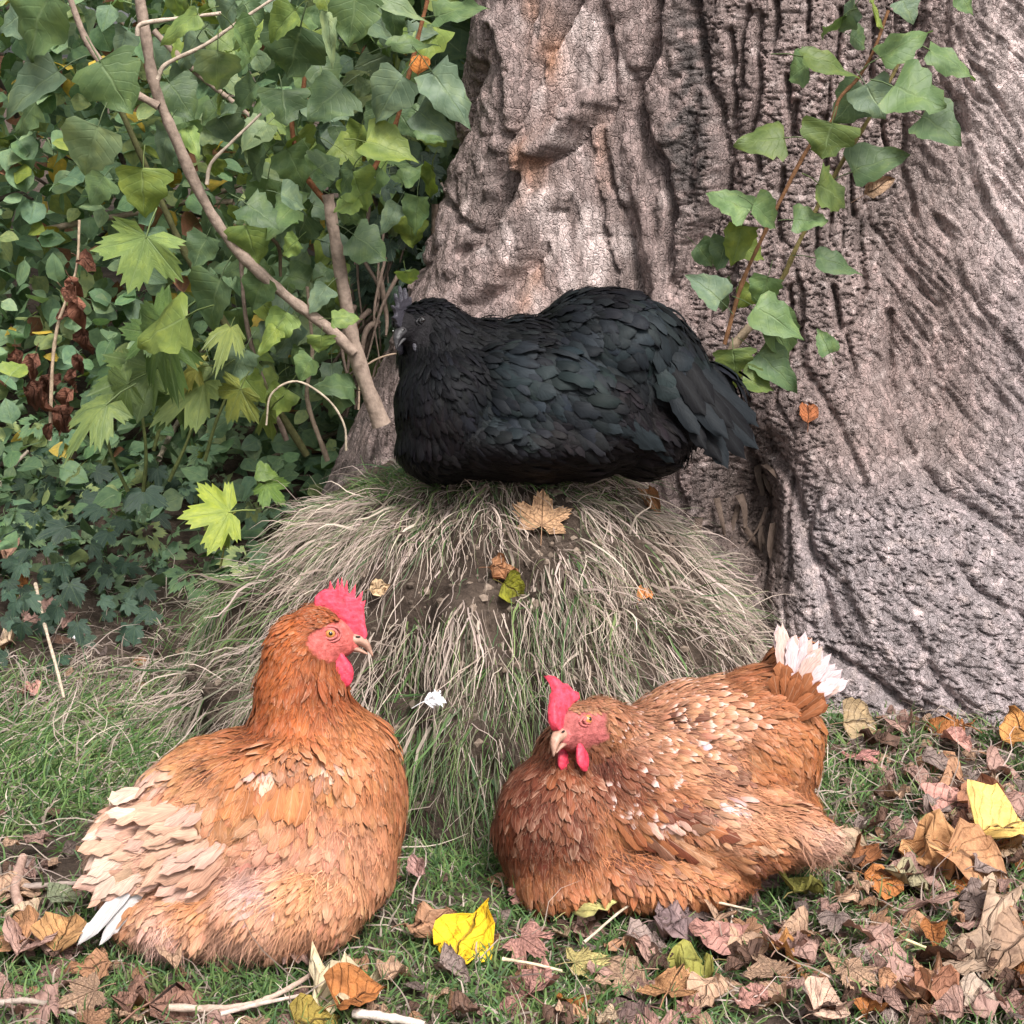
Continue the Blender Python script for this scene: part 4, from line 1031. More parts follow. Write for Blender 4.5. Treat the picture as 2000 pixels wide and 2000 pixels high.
h3.dress([(830, 600, .6, .5, 14, 8, .15, K, 0), (870, 680, .3, 1, 32, 9, .15, K, 0), (800, 760, .0, 1, 28, 13, .12, K, 0), (850, 840, .15, 1, 30, 15, .12, K3, .1), (800, 880, .1, 1, 28, 14, .12, K, .1), (930, 660, .9, .4, 38, 11, .15, K, 0), (1040, 670, .95, .35, 38, 12, .15, K, 0), (930, 740, .6, .7, 36, 12, .15, K, 0),
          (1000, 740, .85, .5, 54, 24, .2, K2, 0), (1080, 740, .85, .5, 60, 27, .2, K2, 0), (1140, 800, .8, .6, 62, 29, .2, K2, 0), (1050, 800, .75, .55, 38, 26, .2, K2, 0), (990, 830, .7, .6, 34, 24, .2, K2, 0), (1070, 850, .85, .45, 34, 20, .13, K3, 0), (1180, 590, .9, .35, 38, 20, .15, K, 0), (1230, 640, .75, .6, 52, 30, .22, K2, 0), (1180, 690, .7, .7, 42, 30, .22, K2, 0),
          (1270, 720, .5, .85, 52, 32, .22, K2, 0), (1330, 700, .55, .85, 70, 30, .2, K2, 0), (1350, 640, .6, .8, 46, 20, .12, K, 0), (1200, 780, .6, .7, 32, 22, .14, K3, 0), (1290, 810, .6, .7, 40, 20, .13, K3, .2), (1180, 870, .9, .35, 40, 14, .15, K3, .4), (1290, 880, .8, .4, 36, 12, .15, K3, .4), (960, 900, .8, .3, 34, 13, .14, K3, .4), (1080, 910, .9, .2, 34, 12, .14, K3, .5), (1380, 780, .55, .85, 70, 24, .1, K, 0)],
         [], 0.44, (0.009, 0.008, 0.0095), 0.7, 260, fluff_n=6000, seed=5, hue=0.26)
T2 = (.012, .0145, .017)
h3.quills([(1345, 690, 1468, 846, 40, 0, T2), (1350, 710, 1474, 868, 40, 8, K), (1350, 730, 1466, 888, 40, 14, T2), (1345, 745, 1450, 900, 40, 20, K), (1335, 760, 1428, 908, 40, 26, T2), (1325, 770, 1405, 905, 38, 30, K), (1320, 700, 1425, 845, 38, 26, K), (1310, 725, 1405, 868, 38, 34, T2), (1315, 670, 1400, 790, 34, 26, K), (1300, 700, 1372, 815, 34, 30, K), (1310, 760, 1372, 880, 34, 36, K), (1295, 740, 1350, 860, 32, 38, T2)])
h3.quills([(1110 + 24 * k, 772 + 9 * k, 1215 + 20 * k, 842 + 9 * k, 30, 0, tuple(np.array(K2) * f)) for k, f in enumerate((.9, .5, 1.1, .6, .8, .4, .5))], 'wing_feather', hug=.008)
h3.head([(a * .9, 38 + (b - 38) * .84) for a, b in COMB3], dark=True, comb_th=5.0, half_shut=True, wattle=(14, 20))

# ------------------------------------------------------------------ leaves: shapes
POPLAR = ((0, .03, .08, .16, .28, .42, .56, .70, .82, .92, 1), (.0, .24, .40, .49, .52, .50, .43, .31, .18, .06, 0))
OVATE = ((0, .04, .12, .25, .42, .60, .76, .90, 1), (.0, .12, .24, .33, .36, .31, .21, .09, 0))
ROUND = ((0, .05, .15, .3, .5, .7, .85, .95, 1), (.0, .18, .32, .44, .48, .42, .30, .14, 0))

def strip_leaf(name, outline, rows, cols, mat, fold=0.15, bend=0.2, wave=0.03, crumple=0.0, roll=0.0, teeth=0.0, petiole=0.35, seed=0):
    r = np.random.default_rng(seed)
    ts = np.linspace(0, 1, rows); us = np.linspace(-1, 1, cols)
    w = np.interp(ts, *outline)
    w = np.maximum(w + teeth * r.uniform(-1, 1, rows) * (w > 0.08), 0.0)
    w2 = np.maximum(w + teeth * r.uniform(-1, 1, rows) * (w > 0.08), 0.0)
    V = []; U = []
    ox = r.uniform(0, 50)
    for a, t in enumerate(ts):
        for u in us:
            x = u * (w[a] if u > 0 else w2[a]); y = t - 0.07 * abs(u) * (w[a] > .3) * (1 - t) * 2
            z = fold * abs(x) - bend * t * t + wave * math.sin(t * 9 + ox) * u
            if crumple:
                z += crumple * float(fbm(np.array(x * 3.2 + ox), np.array(y * 3.2), seed + 5, 3))
                x += 0.5 * crumple * float(noise(np.array(x * 4 + ox), np.array(y * 4 + 7), seed + 9)); y += 0.4 * crumple * float(noise(np.array(x * 4 + 3), np.array(y * 4 + ox), seed + 10))
            if roll:
                ang = x * roll * 2; k = (abs(ang) > 1e-4)
                if k: x, z = math.sin(ang) / (roll * 2), z + (1 - math.cos(ang)) / (roll * 2) * 1.0
            V.append((x, y, z)); U.append((0.5 + u / 2, t))
    F = [(a * cols + b, a * cols + b + 1, (a + 1) * cols + b + 1, (a + 1) * cols + b) for a in range(rows - 1) for b in range(cols - 1)]
    if petiole:
        n = len(V); p = petiole; c = 0.012
        for k, (yy, zz) in enumerate(((0.02, 0.0), (-p * 0.5, 0.03), (-p, -0.02))):
            V += [(-c, yy, zz), (c, yy, zz), (0, yy, zz + 2 * c)]; U += [(0.5, 0.0)] * 3
        for k in range(2):
            a = n + k * 3
            for q in range(3): F.append((a + q, a + (q + 1) % 3, a + 3 + (q + 1) % 3, a + 3 + q))
    return mesh(name, V, F, mat, U)

def lobed_leaf(name, mat, lobes, cut=0.5, bend=0.2, wave=0.05, crumple=0.0, petiole=0.5, seed=0, teeth=0.06):
    """lobes: (angle in degrees from the tip, length). A palmate leaf with its stalk at the origin, tip along +y."""
    r = np.random.default_rng(seed)
    L = sorted(lobes); out = []; uu = []
    for k, (a, l) in enumerate(L):
        out.append((a, l)); uu.append(0.5)
        if k < len(L) - 1:
            b, m = L[k + 1]
            g = b - a
            for f, q, u in ((0.10, 0.82, .6), (0.15, .92, .63), (0.22, 0.76, .7), (0.30, 0.82, .78), (0.5, cut, 1.0), (0.70, 0.82, .78), (0.78, 0.76, .7), (.85, .92, .63), (0.90, 0.82, .6)):
                ll = l * (1 - f) + m * f
                out.append((a + g * f, ll * q * (1 + teeth * r.uniform(-1, 1)))); uu.append(u)
    a0, l0 = L[0]; a1, l1 = L[-1]
    out = [(a0 - 30, l0 * 0.45)] + out + [(a1 + 30, l1 * 0.45)]; uu = [0.9] + uu + [0.9]
    V = [(0, 0, 0)]; U = [(0.5, 0)]; n = len(out); ox = r.uniform(0, 40)
    for ring in (0.5, 1.0):
        for (a, l), u in zip(out, uu):
            x, y = math.sin(math.radians(a)) * l * ring, math.cos(math.radians(a)) * l * ring
            z = -bend * (x * x + y * y) + wave * math.sin(a * 0.06 + ox) * ring + (0.03 if u > 0.9 else 0) * ring
            if crumple: z += crumple * float(fbm(np.array(x * 3 + ox), np.array(y * 3), seed + 3, 3)); 
            V.append((x, y, z)); U.append((u, ring * 0.95))
    F = [(0, 1 + k + 1, 1 + k) for k in range(n - 1)] + [(1 + k, 1 + k + 1, 1 + n + k + 1, 1 + n + k) for k in range(n - 1)]
    m = len(V); c = 0.014
    for yy, zz in ((0.02, 0), (-petiole * .5, .02), (-petiole, -.04)):
        V += [(-c, yy, zz), (c, yy, zz), (0, yy, zz + 2 * c)]; U += [(0.5, 0.0)] * 3
    for k in range(2):
        a = m + k * 3
        for q in range(3): F.append((a + q, a + (q + 1) % 3, a + 3 + (q + 1) % 3, a + 3 + q))
    return mesh(name, V, F, mat, U)

MAPLE = [(-105, .55), (-52, .85), (0, 1.0), (52, .85), (105, .55)]
IVY = [(-100, .45), (-48, .72), (0, 1.0), (48, .72), (100, .45)]
L_POP = [strip_leaf('leaf', POPLAR, 12, 5, M_LEAF, f, b, .05, .07, 0, .05, .45, sd) for sd, f, b in ((1, .12, .15), (2, .30, .30), (3, .05, .40), (4, -.10, .2), (5, .2, .05), (6, .42, .35))]
L_OVA = [strip_leaf('leaf', OVATE, 6, 3, M_LEAF, f, b, .03, .03, 0, .0, .15, sd) for sd, f, b in ((11, .2, .2), (12, .35, .05), (13, .05, .35), (14, -.1, .1))]
L_RND = [strip_leaf('leaf', ROUND, 7, 5, M_LEAF, f, b, .04, .05, 0, .02, .3, sd) for sd, f, b in ((15, .15, .2), (16, .3, .1))]
L_MAP = [lobed_leaf('leaf', M_LEAF, MAPLE, .52, b, .06, .05, .5, sd) for sd, b in ((21, .15), (22, .4), (23, .05))]
L_IVY = [lobed_leaf('leaf', M_LEAF, IVY, .55, b, .03, .02, .3, sd, .02) for sd, b in ((25, .1), (26, .3))]

def orient(B, T, hint, L, wf=1.0):
    T = unit(T); Nn = np.asarray(hint, float); Nn = unit(Nn - T * np.dot(Nn, T)); X = np.cross(T, Nn)
    m = Matrix.Identity(4)
    for k in range(3):
        m[k][0] = X[k] * L * wf; m[k][1] = T[k] * L; m[k][2] = Nn[k] * L; m[k][3] = B[k]
    return m

def put_leaf(me, B, T, hint, L, col, parent=None, wf=1.0, name='leaf', **props):
    o = link(name, me, parent, **props)
    o.matrix_world = orient(B, T, hint, L, wf) if parent is None else Matrix.Identity(4)
    if parent is not None:
        o.matrix_parent_inverse = PINV[parent.name]; o.matrix_basis = orient(B, T, hint, L, wf)
    o.color = (*col, 1)
    return o

def arrays(me):
    V = np.empty(len(me.vertices) * 3, np.float32); me.vertices.foreach_get('co', V)
    F = [tuple(p.vertices) for p in me.polygons]
    uv = np.zeros((len(me.vertices), 2)); 
    for l in me.loops: uv[l.vertex_index] = me.uv_layers[0].data[l.index].uv
    return V.reshape(-1, 3).astype(float), F, uv

def leaf_mass(name, me_list, B, T, H, L, C, mat, parent, wf=None):
    """Many leaves joined in one mesh (for what is past counting)."""
    n = len(B); T = T / np.linalg.norm(T, axis=1)[:, None]
    H = H - T * np.sum(H * T, 1, keepdims=True); H /= np.linalg.norm(H, axis=1)[:, None] + 1e-9
    X = np.cross(T, H); Vs, Fs, Us, Cs = [], [], [], []; off = 0
    pick = rng.integers(0, len(me_list), n)
    for k, me in enumerate(me_list):
        V, F, uv = arrays(me); F = np.array([f if len(f) == 4 else (*f, f[-1]) for f in F]); s_ = np.where(pick == k)[0]
        if not len(s_): continue
        P = B[s_, None] + L[s_, None, None] * (V[None, :, :1] * X[s_, None] * (1 if wf is None else wf) + V[None, :, 1:2] * T[s_, None] + V[None, :, 2:] * H[s_, None])
        Vs.append(P.reshape(-1, 3)); Fs.append((F[None] + (np.arange(len(s_)) * len(V))[:, None, None]).reshape(-1, 4) + off); off += len(s_) * len(V)
        Us.append(np.tile(uv, (len(s_), 1))); Cs.append(np.repeat(C[s_], len(V), 0))
    me = tidy(mesh(name, np.concatenate(Vs), np.concatenate(Fs), mat, np.concatenate(Us), np.concatenate(Cs)))
    return link(name, me, parent, kind='stuff')

VIEW = unit(np.array([0, -1, 0.25]))
GREENS = 1.3 * np.array([(.045, .085, .030), (.038, .080, .038), (.060, .105, .032), (.040, .075, .042), (.075, .125, .032), (.050, .092, .050)])
LIME = np.array([(.16, .24, .045), (.22, .27, .06), (.12, .20, .04)])
def green(k=0.12, lime=0.1):
    c = LIME[rng.integers(3)] if rng.random() < lime else GREENS[rng.integers(len(GREENS))]
    return np.clip(c * rng.uniform(1 - k * 2, 1 + k * 2), 0, 1)

def leaf_px(parent, bx, by, tx, ty, Y, w, col, kinds=None, dY=0.0, up=0.45, mat_list=None):
    """A leaf whose stalk end and tip are seen at two places of the photograph; w its width there."""
    B = at(bx, by, Y); T = at(tx, ty, Y + dY) - B
    L = np.linalg.norm(T); sc = Y / math.cos(PITCH) / FPX
    me = kinds[rng.integers(len(kinds))]
    hint = VIEW * 0.9 + np.array([rng.normal(0, .25), 0, up])
    return put_leaf(me, B, T, hint, L, col, parent, wf=np.clip(w * sc / L / 0.98, .3, 1.6))

TW = (.27, .205, .165); TWD = (.10, .075, .045); TWR = (.20, .085, .04)
def stem(parent, pts, Y, w0, w1, col, name='branch', n=8, dY=None):
    P = np.array([at(a, b, Y if dY is None else dY[k]) for k, (a, b) in enumerate(pts)])
    C = curve(P, 6); sc = Y / FPX
    # knots and wobble
    R = np.linspace(w0, w1, len(C)) * 0.5 * sc * (1 + 0.10 * rng.normal(size=len(C)).clip(-1.5, 2))
    b = Bag(); tube(b, C, R, n, col, 0.03)
    return link(name, tidy(b.make(name, M_TWIG)), parent)

# ------------------------------------------------------------------ poplar sapling beside the trunk
YS = 2.62
sap = thing('sapling', at(720, 830, YS) * np.array([1, 1, 0]), 'bushy poplar sapling with forked grey stems leaning away from the tree trunk', 'sapling')
stem(sap, [(268, -40), (283, 60), (303, 170), (345, 275), (400, 395), (465, 490), (555, 575), (640, 640), (692, 690)], YS, 20, 25, TW)
stem(sap, [(640, 380), (655, 470), (672, 570), (695, 690), (745, 830)], YS + .02, 22, 34, TW, 'stem')
stem(sap, [(130, -20), (175, 90), (240, 165), (310, 208)], YS - .01, 13, 17, TW)
stem(sap, [(308, 155), (325, 125), (400, 88), (470, 40), (560, -20)], YS - .03, 9, 6, (.42, .34, .27))
stem(sap, [(268, 70), (275, 48), (330, 38), (432, 26)], YS - .04, 10, 7, (.46, .37, .30))
stem(sap, [(404, 360), (412, 320), (450, 280), (510, 222)], YS - .02, 8, 5, (.40, .33, .26))
stem(sap, [(225, 190), (285, 325), (350, 470), (420, 600), (500, 730), (600, 890)], YS + .12, 12, 15, (.075, .075, .03))
stem(sap, [(475, 440), (540, 475), (548, 540)], YS + .05, 8, 7, TWD)
stem(sap, [(835, 0), (820, 60), (800, 140), (770, 250), (730, 330)], YS + .06, 8, 10, TWR)
stem(sap, [(600, 90), (590, 190), (570, 240), (590, 330), (640, 400)], YS + .08, 8, 12, TWR)
stem(sap, [(300, 60), (370, 130), (480, 220), (520, 260)], YS + .3, 13, 9, TW)
stem(sap, [(470, 500), (480, 620), (505, 720), (560, 860)], YS + .15, 8, 12, (.2, .15, .12))
stem(sap, [(600, 560), (610, 690), (600, 780), (640, 900)], YS + .1, 7, 11, (.26, .2, .15))
stem(sap, [(520, 830), (530, 770), (580, 745), (640, 780), (672, 830), (676, 880)], YS - .1, 4, 5, (.4, .33, .25))
stem(sap, [(700, 800), (710, 720), (780, 690), (810, 720)], YS + .1, 4, 3, (.4, .3, .22))
BIG = [  # stalk end, tip, width, depth offset, tone: 0 green, 1 teal, 2 lime, 3 pale, 4 yellow green, 5 dark
 (95, -20, 45, 122, 150, -.25, 0), (115, 140, -5, 212, 78, -.2, 1), (195, 118, 255, 222, 115, -.15, 0), (192, 246, 155, 348, 105, -.15, 3), (205, 345, 165, 392, 85, -.1, 0), (280, 328, 274, 428, 100, -.15, 4),
 (286, 462, 248, 575, 140, -.2, 2), (432, 545, 388, 645, 110, -.2, 5), (365, 618, 252, 668, 110, -.2, 4), (425, 98, 422, 190, 80, -.12, 3), (455, 52, 512, 112, 62, -.1, 0), (388, 30, 300, 72, 46, -.15, 2),
 (587, 52, 560, 155, 135, -.05, 5), (577, 20, 512, 78, 60, -.1, 2), (695, -10, 682, 92, 90, -.12, 0), (735, -6, 852, 26, 40, -.1, 3), (848, 32, 948, 6, 58, -.05, 0), (640, 24, 646, 128, 20, -.12, 3),
 (672, 168, 598, 224, 98, -.05, 5), (788, 148, 724, 240, 85, -.1, 1), (842, 138, 922, 248, 78, -.05, 1), (815, 218, 892, 270, 66, -.03, 1), (715, 278, 812, 296, 82, -.08, 4), (690, 330, 654, 388, 48, -.1, 5),
 (688, 338, 718, 414, 74, -.06, 2), (700, 385, 648, 412, 55, -.05, 2), (480, 398, 545, 440, 78, -.1, 5), (548, 380, 608, 400, 55, -.08, 1), (622, 328, 662, 300, 90, 0, 5), (550, 175, 562, 245, 100, 0, 5),
 (690, 20, 790, 62, 90, .05, 1), (762, 92, 862, 62, 42, -.05, 0), (690, 458, 762, 505, 82, 0, 5), (582, 468, 548, 502, 44, -.08, 2), (792, 528, 800, 568, 44, 0, 2), (648, 622, 705, 618, 38, -.1, 2),
 (628, 655, 625, 692, 52, -.12, 2), (480, 440, 502, 522, 82, -.02, 2), (405, 460, 372, 528, 70, 0, 5), (430, 225, 470, 290, 70, .05, 1), (330, 250, 300, 330, 70, .1, 1), (520, 300, 470, 350, 80, .05, 5),
 (560, 290, 600, 370, 80, .05, 0), (600, 420, 570, 480, 70, .06, 5), (745, 330, 700, 390, 60, .06, 0), (520, 540, 480, 610, 70, 0, 0), (560, 610, 520, 680, 60, 0, 2), (610, 700, 575, 745, 60, 0, 0),
 (480, 680, 440, 755, 70, -.05, 1), (470, 730, 520, 790, 60, .02, 4), (690, 760, 640, 740, 60, .02, 5), (560, 760, 520, 820, 60, .05, 4), (640, 560, 600, 600, 50, 0, 1), (250, 60, 215, 130, 70, .1, 1),
 (60, 20, -10, 60, 90, .05, 1), (70, 200, 20, 260, 70, .1, 0), (455, 10, 420, 60, 60, .05, 1), (620, 120, 650, 180, 70, .05, 5), (770, 10, 760, 80, 60, .05, 5), (330, 160, 380, 230, 80, .12, 5),
 (410, 705, 430, 770, 66, -.05, 1), (540, 640, 500, 690, 40, -.02, 4), (20, 735, 45, 700, 60, -.3, 4)]
TONES = [(.118, .185, .072), (.125, .180, .112), (.195, .275, .075), (.19, .25, .125), (.185, .245, .055), (.084, .135, .060)]
n_sap = 0
for (bx, by, tx, ty, w, dy, tn) in BIG:
    leaf_px(sap, bx, by, tx, ty, YS + dy, w, np.array(TONES[tn]) * rng.uniform(.85, 1.15), L_POP if w < 130 or tn != 2 else L_MAP, rng.normal(0, .02)); n_sap += 1
while n_sap < 235:
    x, y = rng.uniform(330, 860), rng.uniform(-20, 760)
    lim = 900 - 0.16 * y if y < 420 else 700 - 0.1 * (y - 420)
    if x > lim or (x < 420 and y > 250) or (y > 640 and x < 450): continue
    ang = rng.normal(math.pi / 2, .8); l = rng.uniform(40, 84)
    Y = YS + rng.uniform(.02, .5) if y < 560 else YS + rng.uniform(.1, .45)
    leaf_px(sap, x, y, x + math.cos(ang) * l, y + math.sin(ang) * l, Y, l * rng.uniform(.6, 1.0), np.array(TONES[rng.choice(6, p=(.28, .24, .08, .09, .14, .17))]) * rng.uniform(.8, 1.2), L_POP, rng.normal(0, .03)); n_sap += 1

# ------------------------------------------------------------------ sprout growing from the trunk
spr = thing('sprout', trunk_at(1420, 680), 'leafy green sprout with two thin stems growing up against the tree bark', 'sprout')
YR = 2.36
stem(spr, [(1735, 20), (1708, 95), (1678, 150), (1640, 192), (1622, 240), (1578, 290), (1520, 400), (1490, 462), (1450, 552), (1415, 672)], YR, 6, 9, (.20, .10, .05), 'stem')
stem(spr, [(1775, 80), (1742, 150), (1692, 240), (1640, 325), (1562, 470), (1530, 540), (1500, 575), (1465, 640), (1425, 690)], YR + .04, 7, 12, (.16, .13, .05), 'stem')
stem(spr, [(1480, 612), (1472, 630), (1440, 665), (1428, 690)], YR + .0, 12, 20, (.30, .23, .16), 'stem')
SPR = [(1580, 128, 1532, 150, 80, 0, -.05), (1567, 112, 1702, 128, 48, 2, -.08), (1720, 112, 1816, 48, 62, 0, -.03), (1815, 98, 1914, 142, 56, 0, -.03), (1745, 170, 1849, 206, 118, 0, -.10), (1690, 172, 1625, 236, 84, 5, .02), (1690, 165, 1730, 232, 80, 1, -.02),
       (1800, 228, 1882, 268, 100, 5, .02), (1532, 270, 1436, 272, 74, 2, -.06), (1625, 240, 1605, 312, 128, 2, -.1), (1664, 336, 1775, 288, 80, 5, .02), (1597, 358, 1662, 402, 84, 2, -.07), (1462, 415, 1392, 362, 72, 0, -.05), (1470, 400, 1532, 442, 62, 0, -.05),
       (1550, 430, 1618, 430, 58, 0, -.07), (1594, 505, 1696, 520, 50, 5, -.03), (1407, 588, 1350, 530, 64, 1, -.05), (1450, 440, 1430, 525, 60, 4, -.02), (1420, 465, 1400, 530, 56, 5, 0), (1475, 600, 1575, 650, 76, 0, -.06), (1500, 620, 1560, 708, 76, 0, -.04),
       (1432, 682, 1436, 732, 88, 2, -.1), (1480, 690, 1565, 760, 74, 5, -.04), (1450, 740, 1520, 755, 52, 2, -.06), (1470, 560, 1440, 600, 50, 4, 0), (1500, 540, 1480, 610, 60, 0, -.03), (1670, 10, 1640, 60, 60, 1, -.02), (1700, 5, 1720, 45, 90, 4, -.04), (1760, 0, 1790, 40, 60, 1, -.05),
       (1660, 70, 1700, 90, 50, 5, .02), (1870, -10, 1910, 22, 46, 0, 0), (1440, 480, 1500, 500, 50, 4, .03), (1400, 560, 1430, 610, 60, 5, .05), (1360, 480, 1400, 520, 50, 5, .04), (1410, 720, 1440, 775, 60, 4, .02), (1620, 690, 1600, 640, 40, 0, -.02), (1650, 30, 1600, 60, 60, 0, 0)]
for (bx, by, tx, ty, w, tn, dy) in SPR:
    leaf_px(spr, bx, by, tx, ty, YR + dy, w, np.array(TONES[tn]) * (rng.uniform(.95, 1.25) if tn != 2 else .55), L_POP, rng.normal(0, .02))
o = put_leaf(strip_leaf('leaf', OVATE, 8, 5, M_DEAD, .5, .3, .05, .15, 2.0, 0, .5, 77), trunk_at(1690, 380, .04), np.array([.6, -.2, .4]), VIEW, .05, (.30, .20, .13), spr)

# ------------------------------------------------------------------ hedge of small leaves behind
hedge = thing('hedge', (-0.8, 3.9, 0.1), 'dense hedge of small oval green leaves behind the sapling', 'hedge')
hb = Bag()
for k in range(70):
    x, y, z = rng.uniform(-1.5, .1), rng.uniform(3.35, 4.3), rng.uniform(.1, 1.3)
    p = np.array([x, y, z]); q = p + np.array([rng.normal(0, .35), rng.normal(0, .15), rng.normal(.1, .25)])
    tube(hb, curve([p, (p + q) / 2 + rng.normal(0, .04, 3), q], 5), np.linspace(.007, .003, 11), 5, (.09, .07, .06) if rng.random() < .7 else (.3, .24, .18))
link('branch', tidy(hb.make('branch', M_TWIG)), hedge, kind='stuff')
HG = 2.05 * np.array([(.055, .098, .045), (.070, .115, .058), (.095, .135, .072), (.050, .085, .045), (.12, .15, .06), (.085, .13, .07), (.065, .11, .065)])
def hedge_leaves(n, ylo, yhi, xlo, xhi, zlo, zhi, l0, l1):
    B = np.stack([rng.uniform(xlo, xhi, n), ylo + (yhi - ylo) * rng.random(n) ** 1.5, rng.uniform(zlo, zhi, n)], 1)
    B[:, 1] += 0.14 * fbm(B[:, 0] * 2.5, B[:, 2] * 2.5, 33, 3)
    keep = noise(B[:, 0] * 4.2 + B[:, 1] * 2, B[:, 2] * 4.2, 34) > -0.55
    B = B[keep]; n = len(B)
    T = np.stack([rng.normal(0, .8, n), rng.normal(-.35, .4, n), rng.normal(-.15, .6, n)], 1)
    H = np.stack([rng.normal(0, .45, n), rng.normal(-.5, .4, n), rng.normal(.75, .4, n)], 1)
    C = HG[rng.integers(0, len(HG), n)] * rng.uniform(.75, 1.3, (n, 1))
    yl = rng.random(n) < .035; C[yl] = np.array((.50, .36, .06)); lm = rng.random(n) < .06; C[lm] = np.array((.2, .25, .05))
    br = rng.random(n) < .05; C[br] = np.array((.22, .10, .06))
    return B, T, H, rng.uniform(l0, l1, n), C
B, T, H, L, C = hedge_leaves(12500, 3.25, 4.4, -2.1, .15, .0, 1.55, .032, .058)
px, py = seen(B); inview = (px > 5) & (px < 420) & (py > 20) & (py < 800) & (L > .040)
front = np.where(inview)[0]; front = front[np.argsort(B[front, 1])][:290]
for a in front:
    put_leaf(L_OVA[rng.integers(4)] if rng.random() < .8 else L_RND[rng.integers(2)], B[a], T[a], H[a], L[a], C[a], hedge, 1.15)
rest = np.setdiff1d(np.arange(len(B)), front)
leaf_mass('foliage', L_OVA, B[rest], T[rest], H[rest], L[rest], C[rest], M_LEAF_MASS, hedge, 1.15)
B, T, H, L, C = hedge_leaves(5200, 4.9, 7.0, -4.5, 5.5, .0, 3.2, .12, .22)
leaf_mass('thicket', L_OVA, B, T, H, L, C * 1.0, M_LEAF_MASS, None, 1.2)['label'] = 'far green thicket closing the view behind the hedge'

# ivy creeping at the left foot of the trunk and over the shaded bank
ivy = thing('ivy', on_ground(250, 1090, .05), 'dark green ivy with pointed lobes creeping over the shaded bank', 'ivy')
iv = 0
def ivy_leaf(p, size, col):
    global iv
    T = np.array([rng.normal(0, .7), rng.normal(-.4, .3), rng.normal(-.5, .35)])
    put_leaf(L_IVY[rng.integers(2)], p, T, np.array([rng.normal(0, .25), -.55, .8]), size, col, ivy); iv += 1
def bank_z(p): return float(ground_z(p[0], p[1]))
for (x, y, s_) in ((285, 1000, 90), (200, 1035, 60), (165, 1015, 55), (130, 1075, 60), (110, 1150, 55), (215, 1085, 50), (70, 1050, 50), (245, 1060, 45), (140, 1190, 45), (180, 1110, 40), (60, 1120, 45), (25, 1085, 50), (155, 1270, 40), (90, 1000, 60), (190, 960, 50), (310, 955, 50)):
    g = on_ground(x, y, .12); ivy_leaf(g + np.array([0, 0, .04]), s_ * 3.0 / FPX, np.array((.035, .062, .045)) * rng.uniform(.85, 1.5))
while iv < 125:
    x, y = rng.uniform(0, 380), rng.uniform(930, 1200)
    if rng.random() > 1.0 - (y - 930) / 420 - max(0, x - 200) / 300: continue
    g = on_ground(x, y, .10); g[2] = bank_z(g) + rng.uniform(.01, .09)
    ivy_leaf(g, rng.uniform(28, 48) * 3.0 / FPX, np.array((.035, .066, .045)) * rng.uniform(.7, 1.7))
while iv < 190:       # up the trunk's side and over the gap
    x, y = rng.uniform(700, 850), rng.uniform(300, 640)
    if x > 870 - .16 * (y - 300): continue
    ivy_leaf(at(x, y, rng.uniform(2.85, 3.2)), rng.uniform(28, 60) * 3 / FPX, np.array((.034, .060, .042)) * rng.uniform(.7, 1.3))
vb = Bag()
for k in range(46):   # dry stems and roots in the dark gap between sapling and trunk
    x = rng.uniform(690, 860); y = rng.uniform(380, 760); ang = rng.normal(1.25, .5); l = rng.uniform(80, 220); Y = rng.uniform(2.8, 3.2)
    p, q = at(x, y, Y), at(x - math.cos(ang) * l * .6, y + math.sin(ang) * l, Y - .05)
    tube(vb, curve([p, (p + q) / 2 + rng.normal(0, .012, 3), q], 5), np.linspace(.0055, .002, 11) * rng.uniform(.5, 1.4), 5, np.array((.17, .125, .10)) * rng.uniform(.5, 1.3))
link('vine', tidy(vb.make('vine', M_TWIG)), ivy, kind='stuff')
n = 1150
B = np.stack([rng.uniform(-2.0, -.25, n), rng.uniform(2.75, 3.5, n), np.zeros(n)], 1); B[:, 2] = ground_z(B[:, 0], B[:, 1]) + rng.uniform(0, .16, n)
T = np.stack([rng.normal(0, .8, n), rng.normal(-.4, .4, n), rng.normal(-.1, .5, n)], 1); H = np.stack([rng.normal(0, .4, n), rng.normal(-.4, .3, n), rng.normal(.8, .3, n)], 1)
kp = (B[:, 0] < -.42) | (B[:, 1] > 3.05); 
leaf_mass('undergrowth', L_OVA + L_IVY, B[kp], T[kp], H[kp], rng.uniform(.028, .06, n)[kp], (HG[rng.integers(0, len(HG), n)] * rng.uniform(.5, 1.15, (n, 1)))[kp], M_LEAF_MASS, None, 1.2)
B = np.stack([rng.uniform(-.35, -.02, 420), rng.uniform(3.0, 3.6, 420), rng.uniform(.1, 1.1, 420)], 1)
leaf_mass('shaded_leaves', L_OVA, B, rng.normal(0, 1, (420, 3)), np.array([0, -.6, .7]) + rng.normal(0, .4, (420, 3)), rng.uniform(.04, .08, 420), HG[rng.integers(0, 7, 420)] * .55, M_LEAF_MASS, None, 1.2)

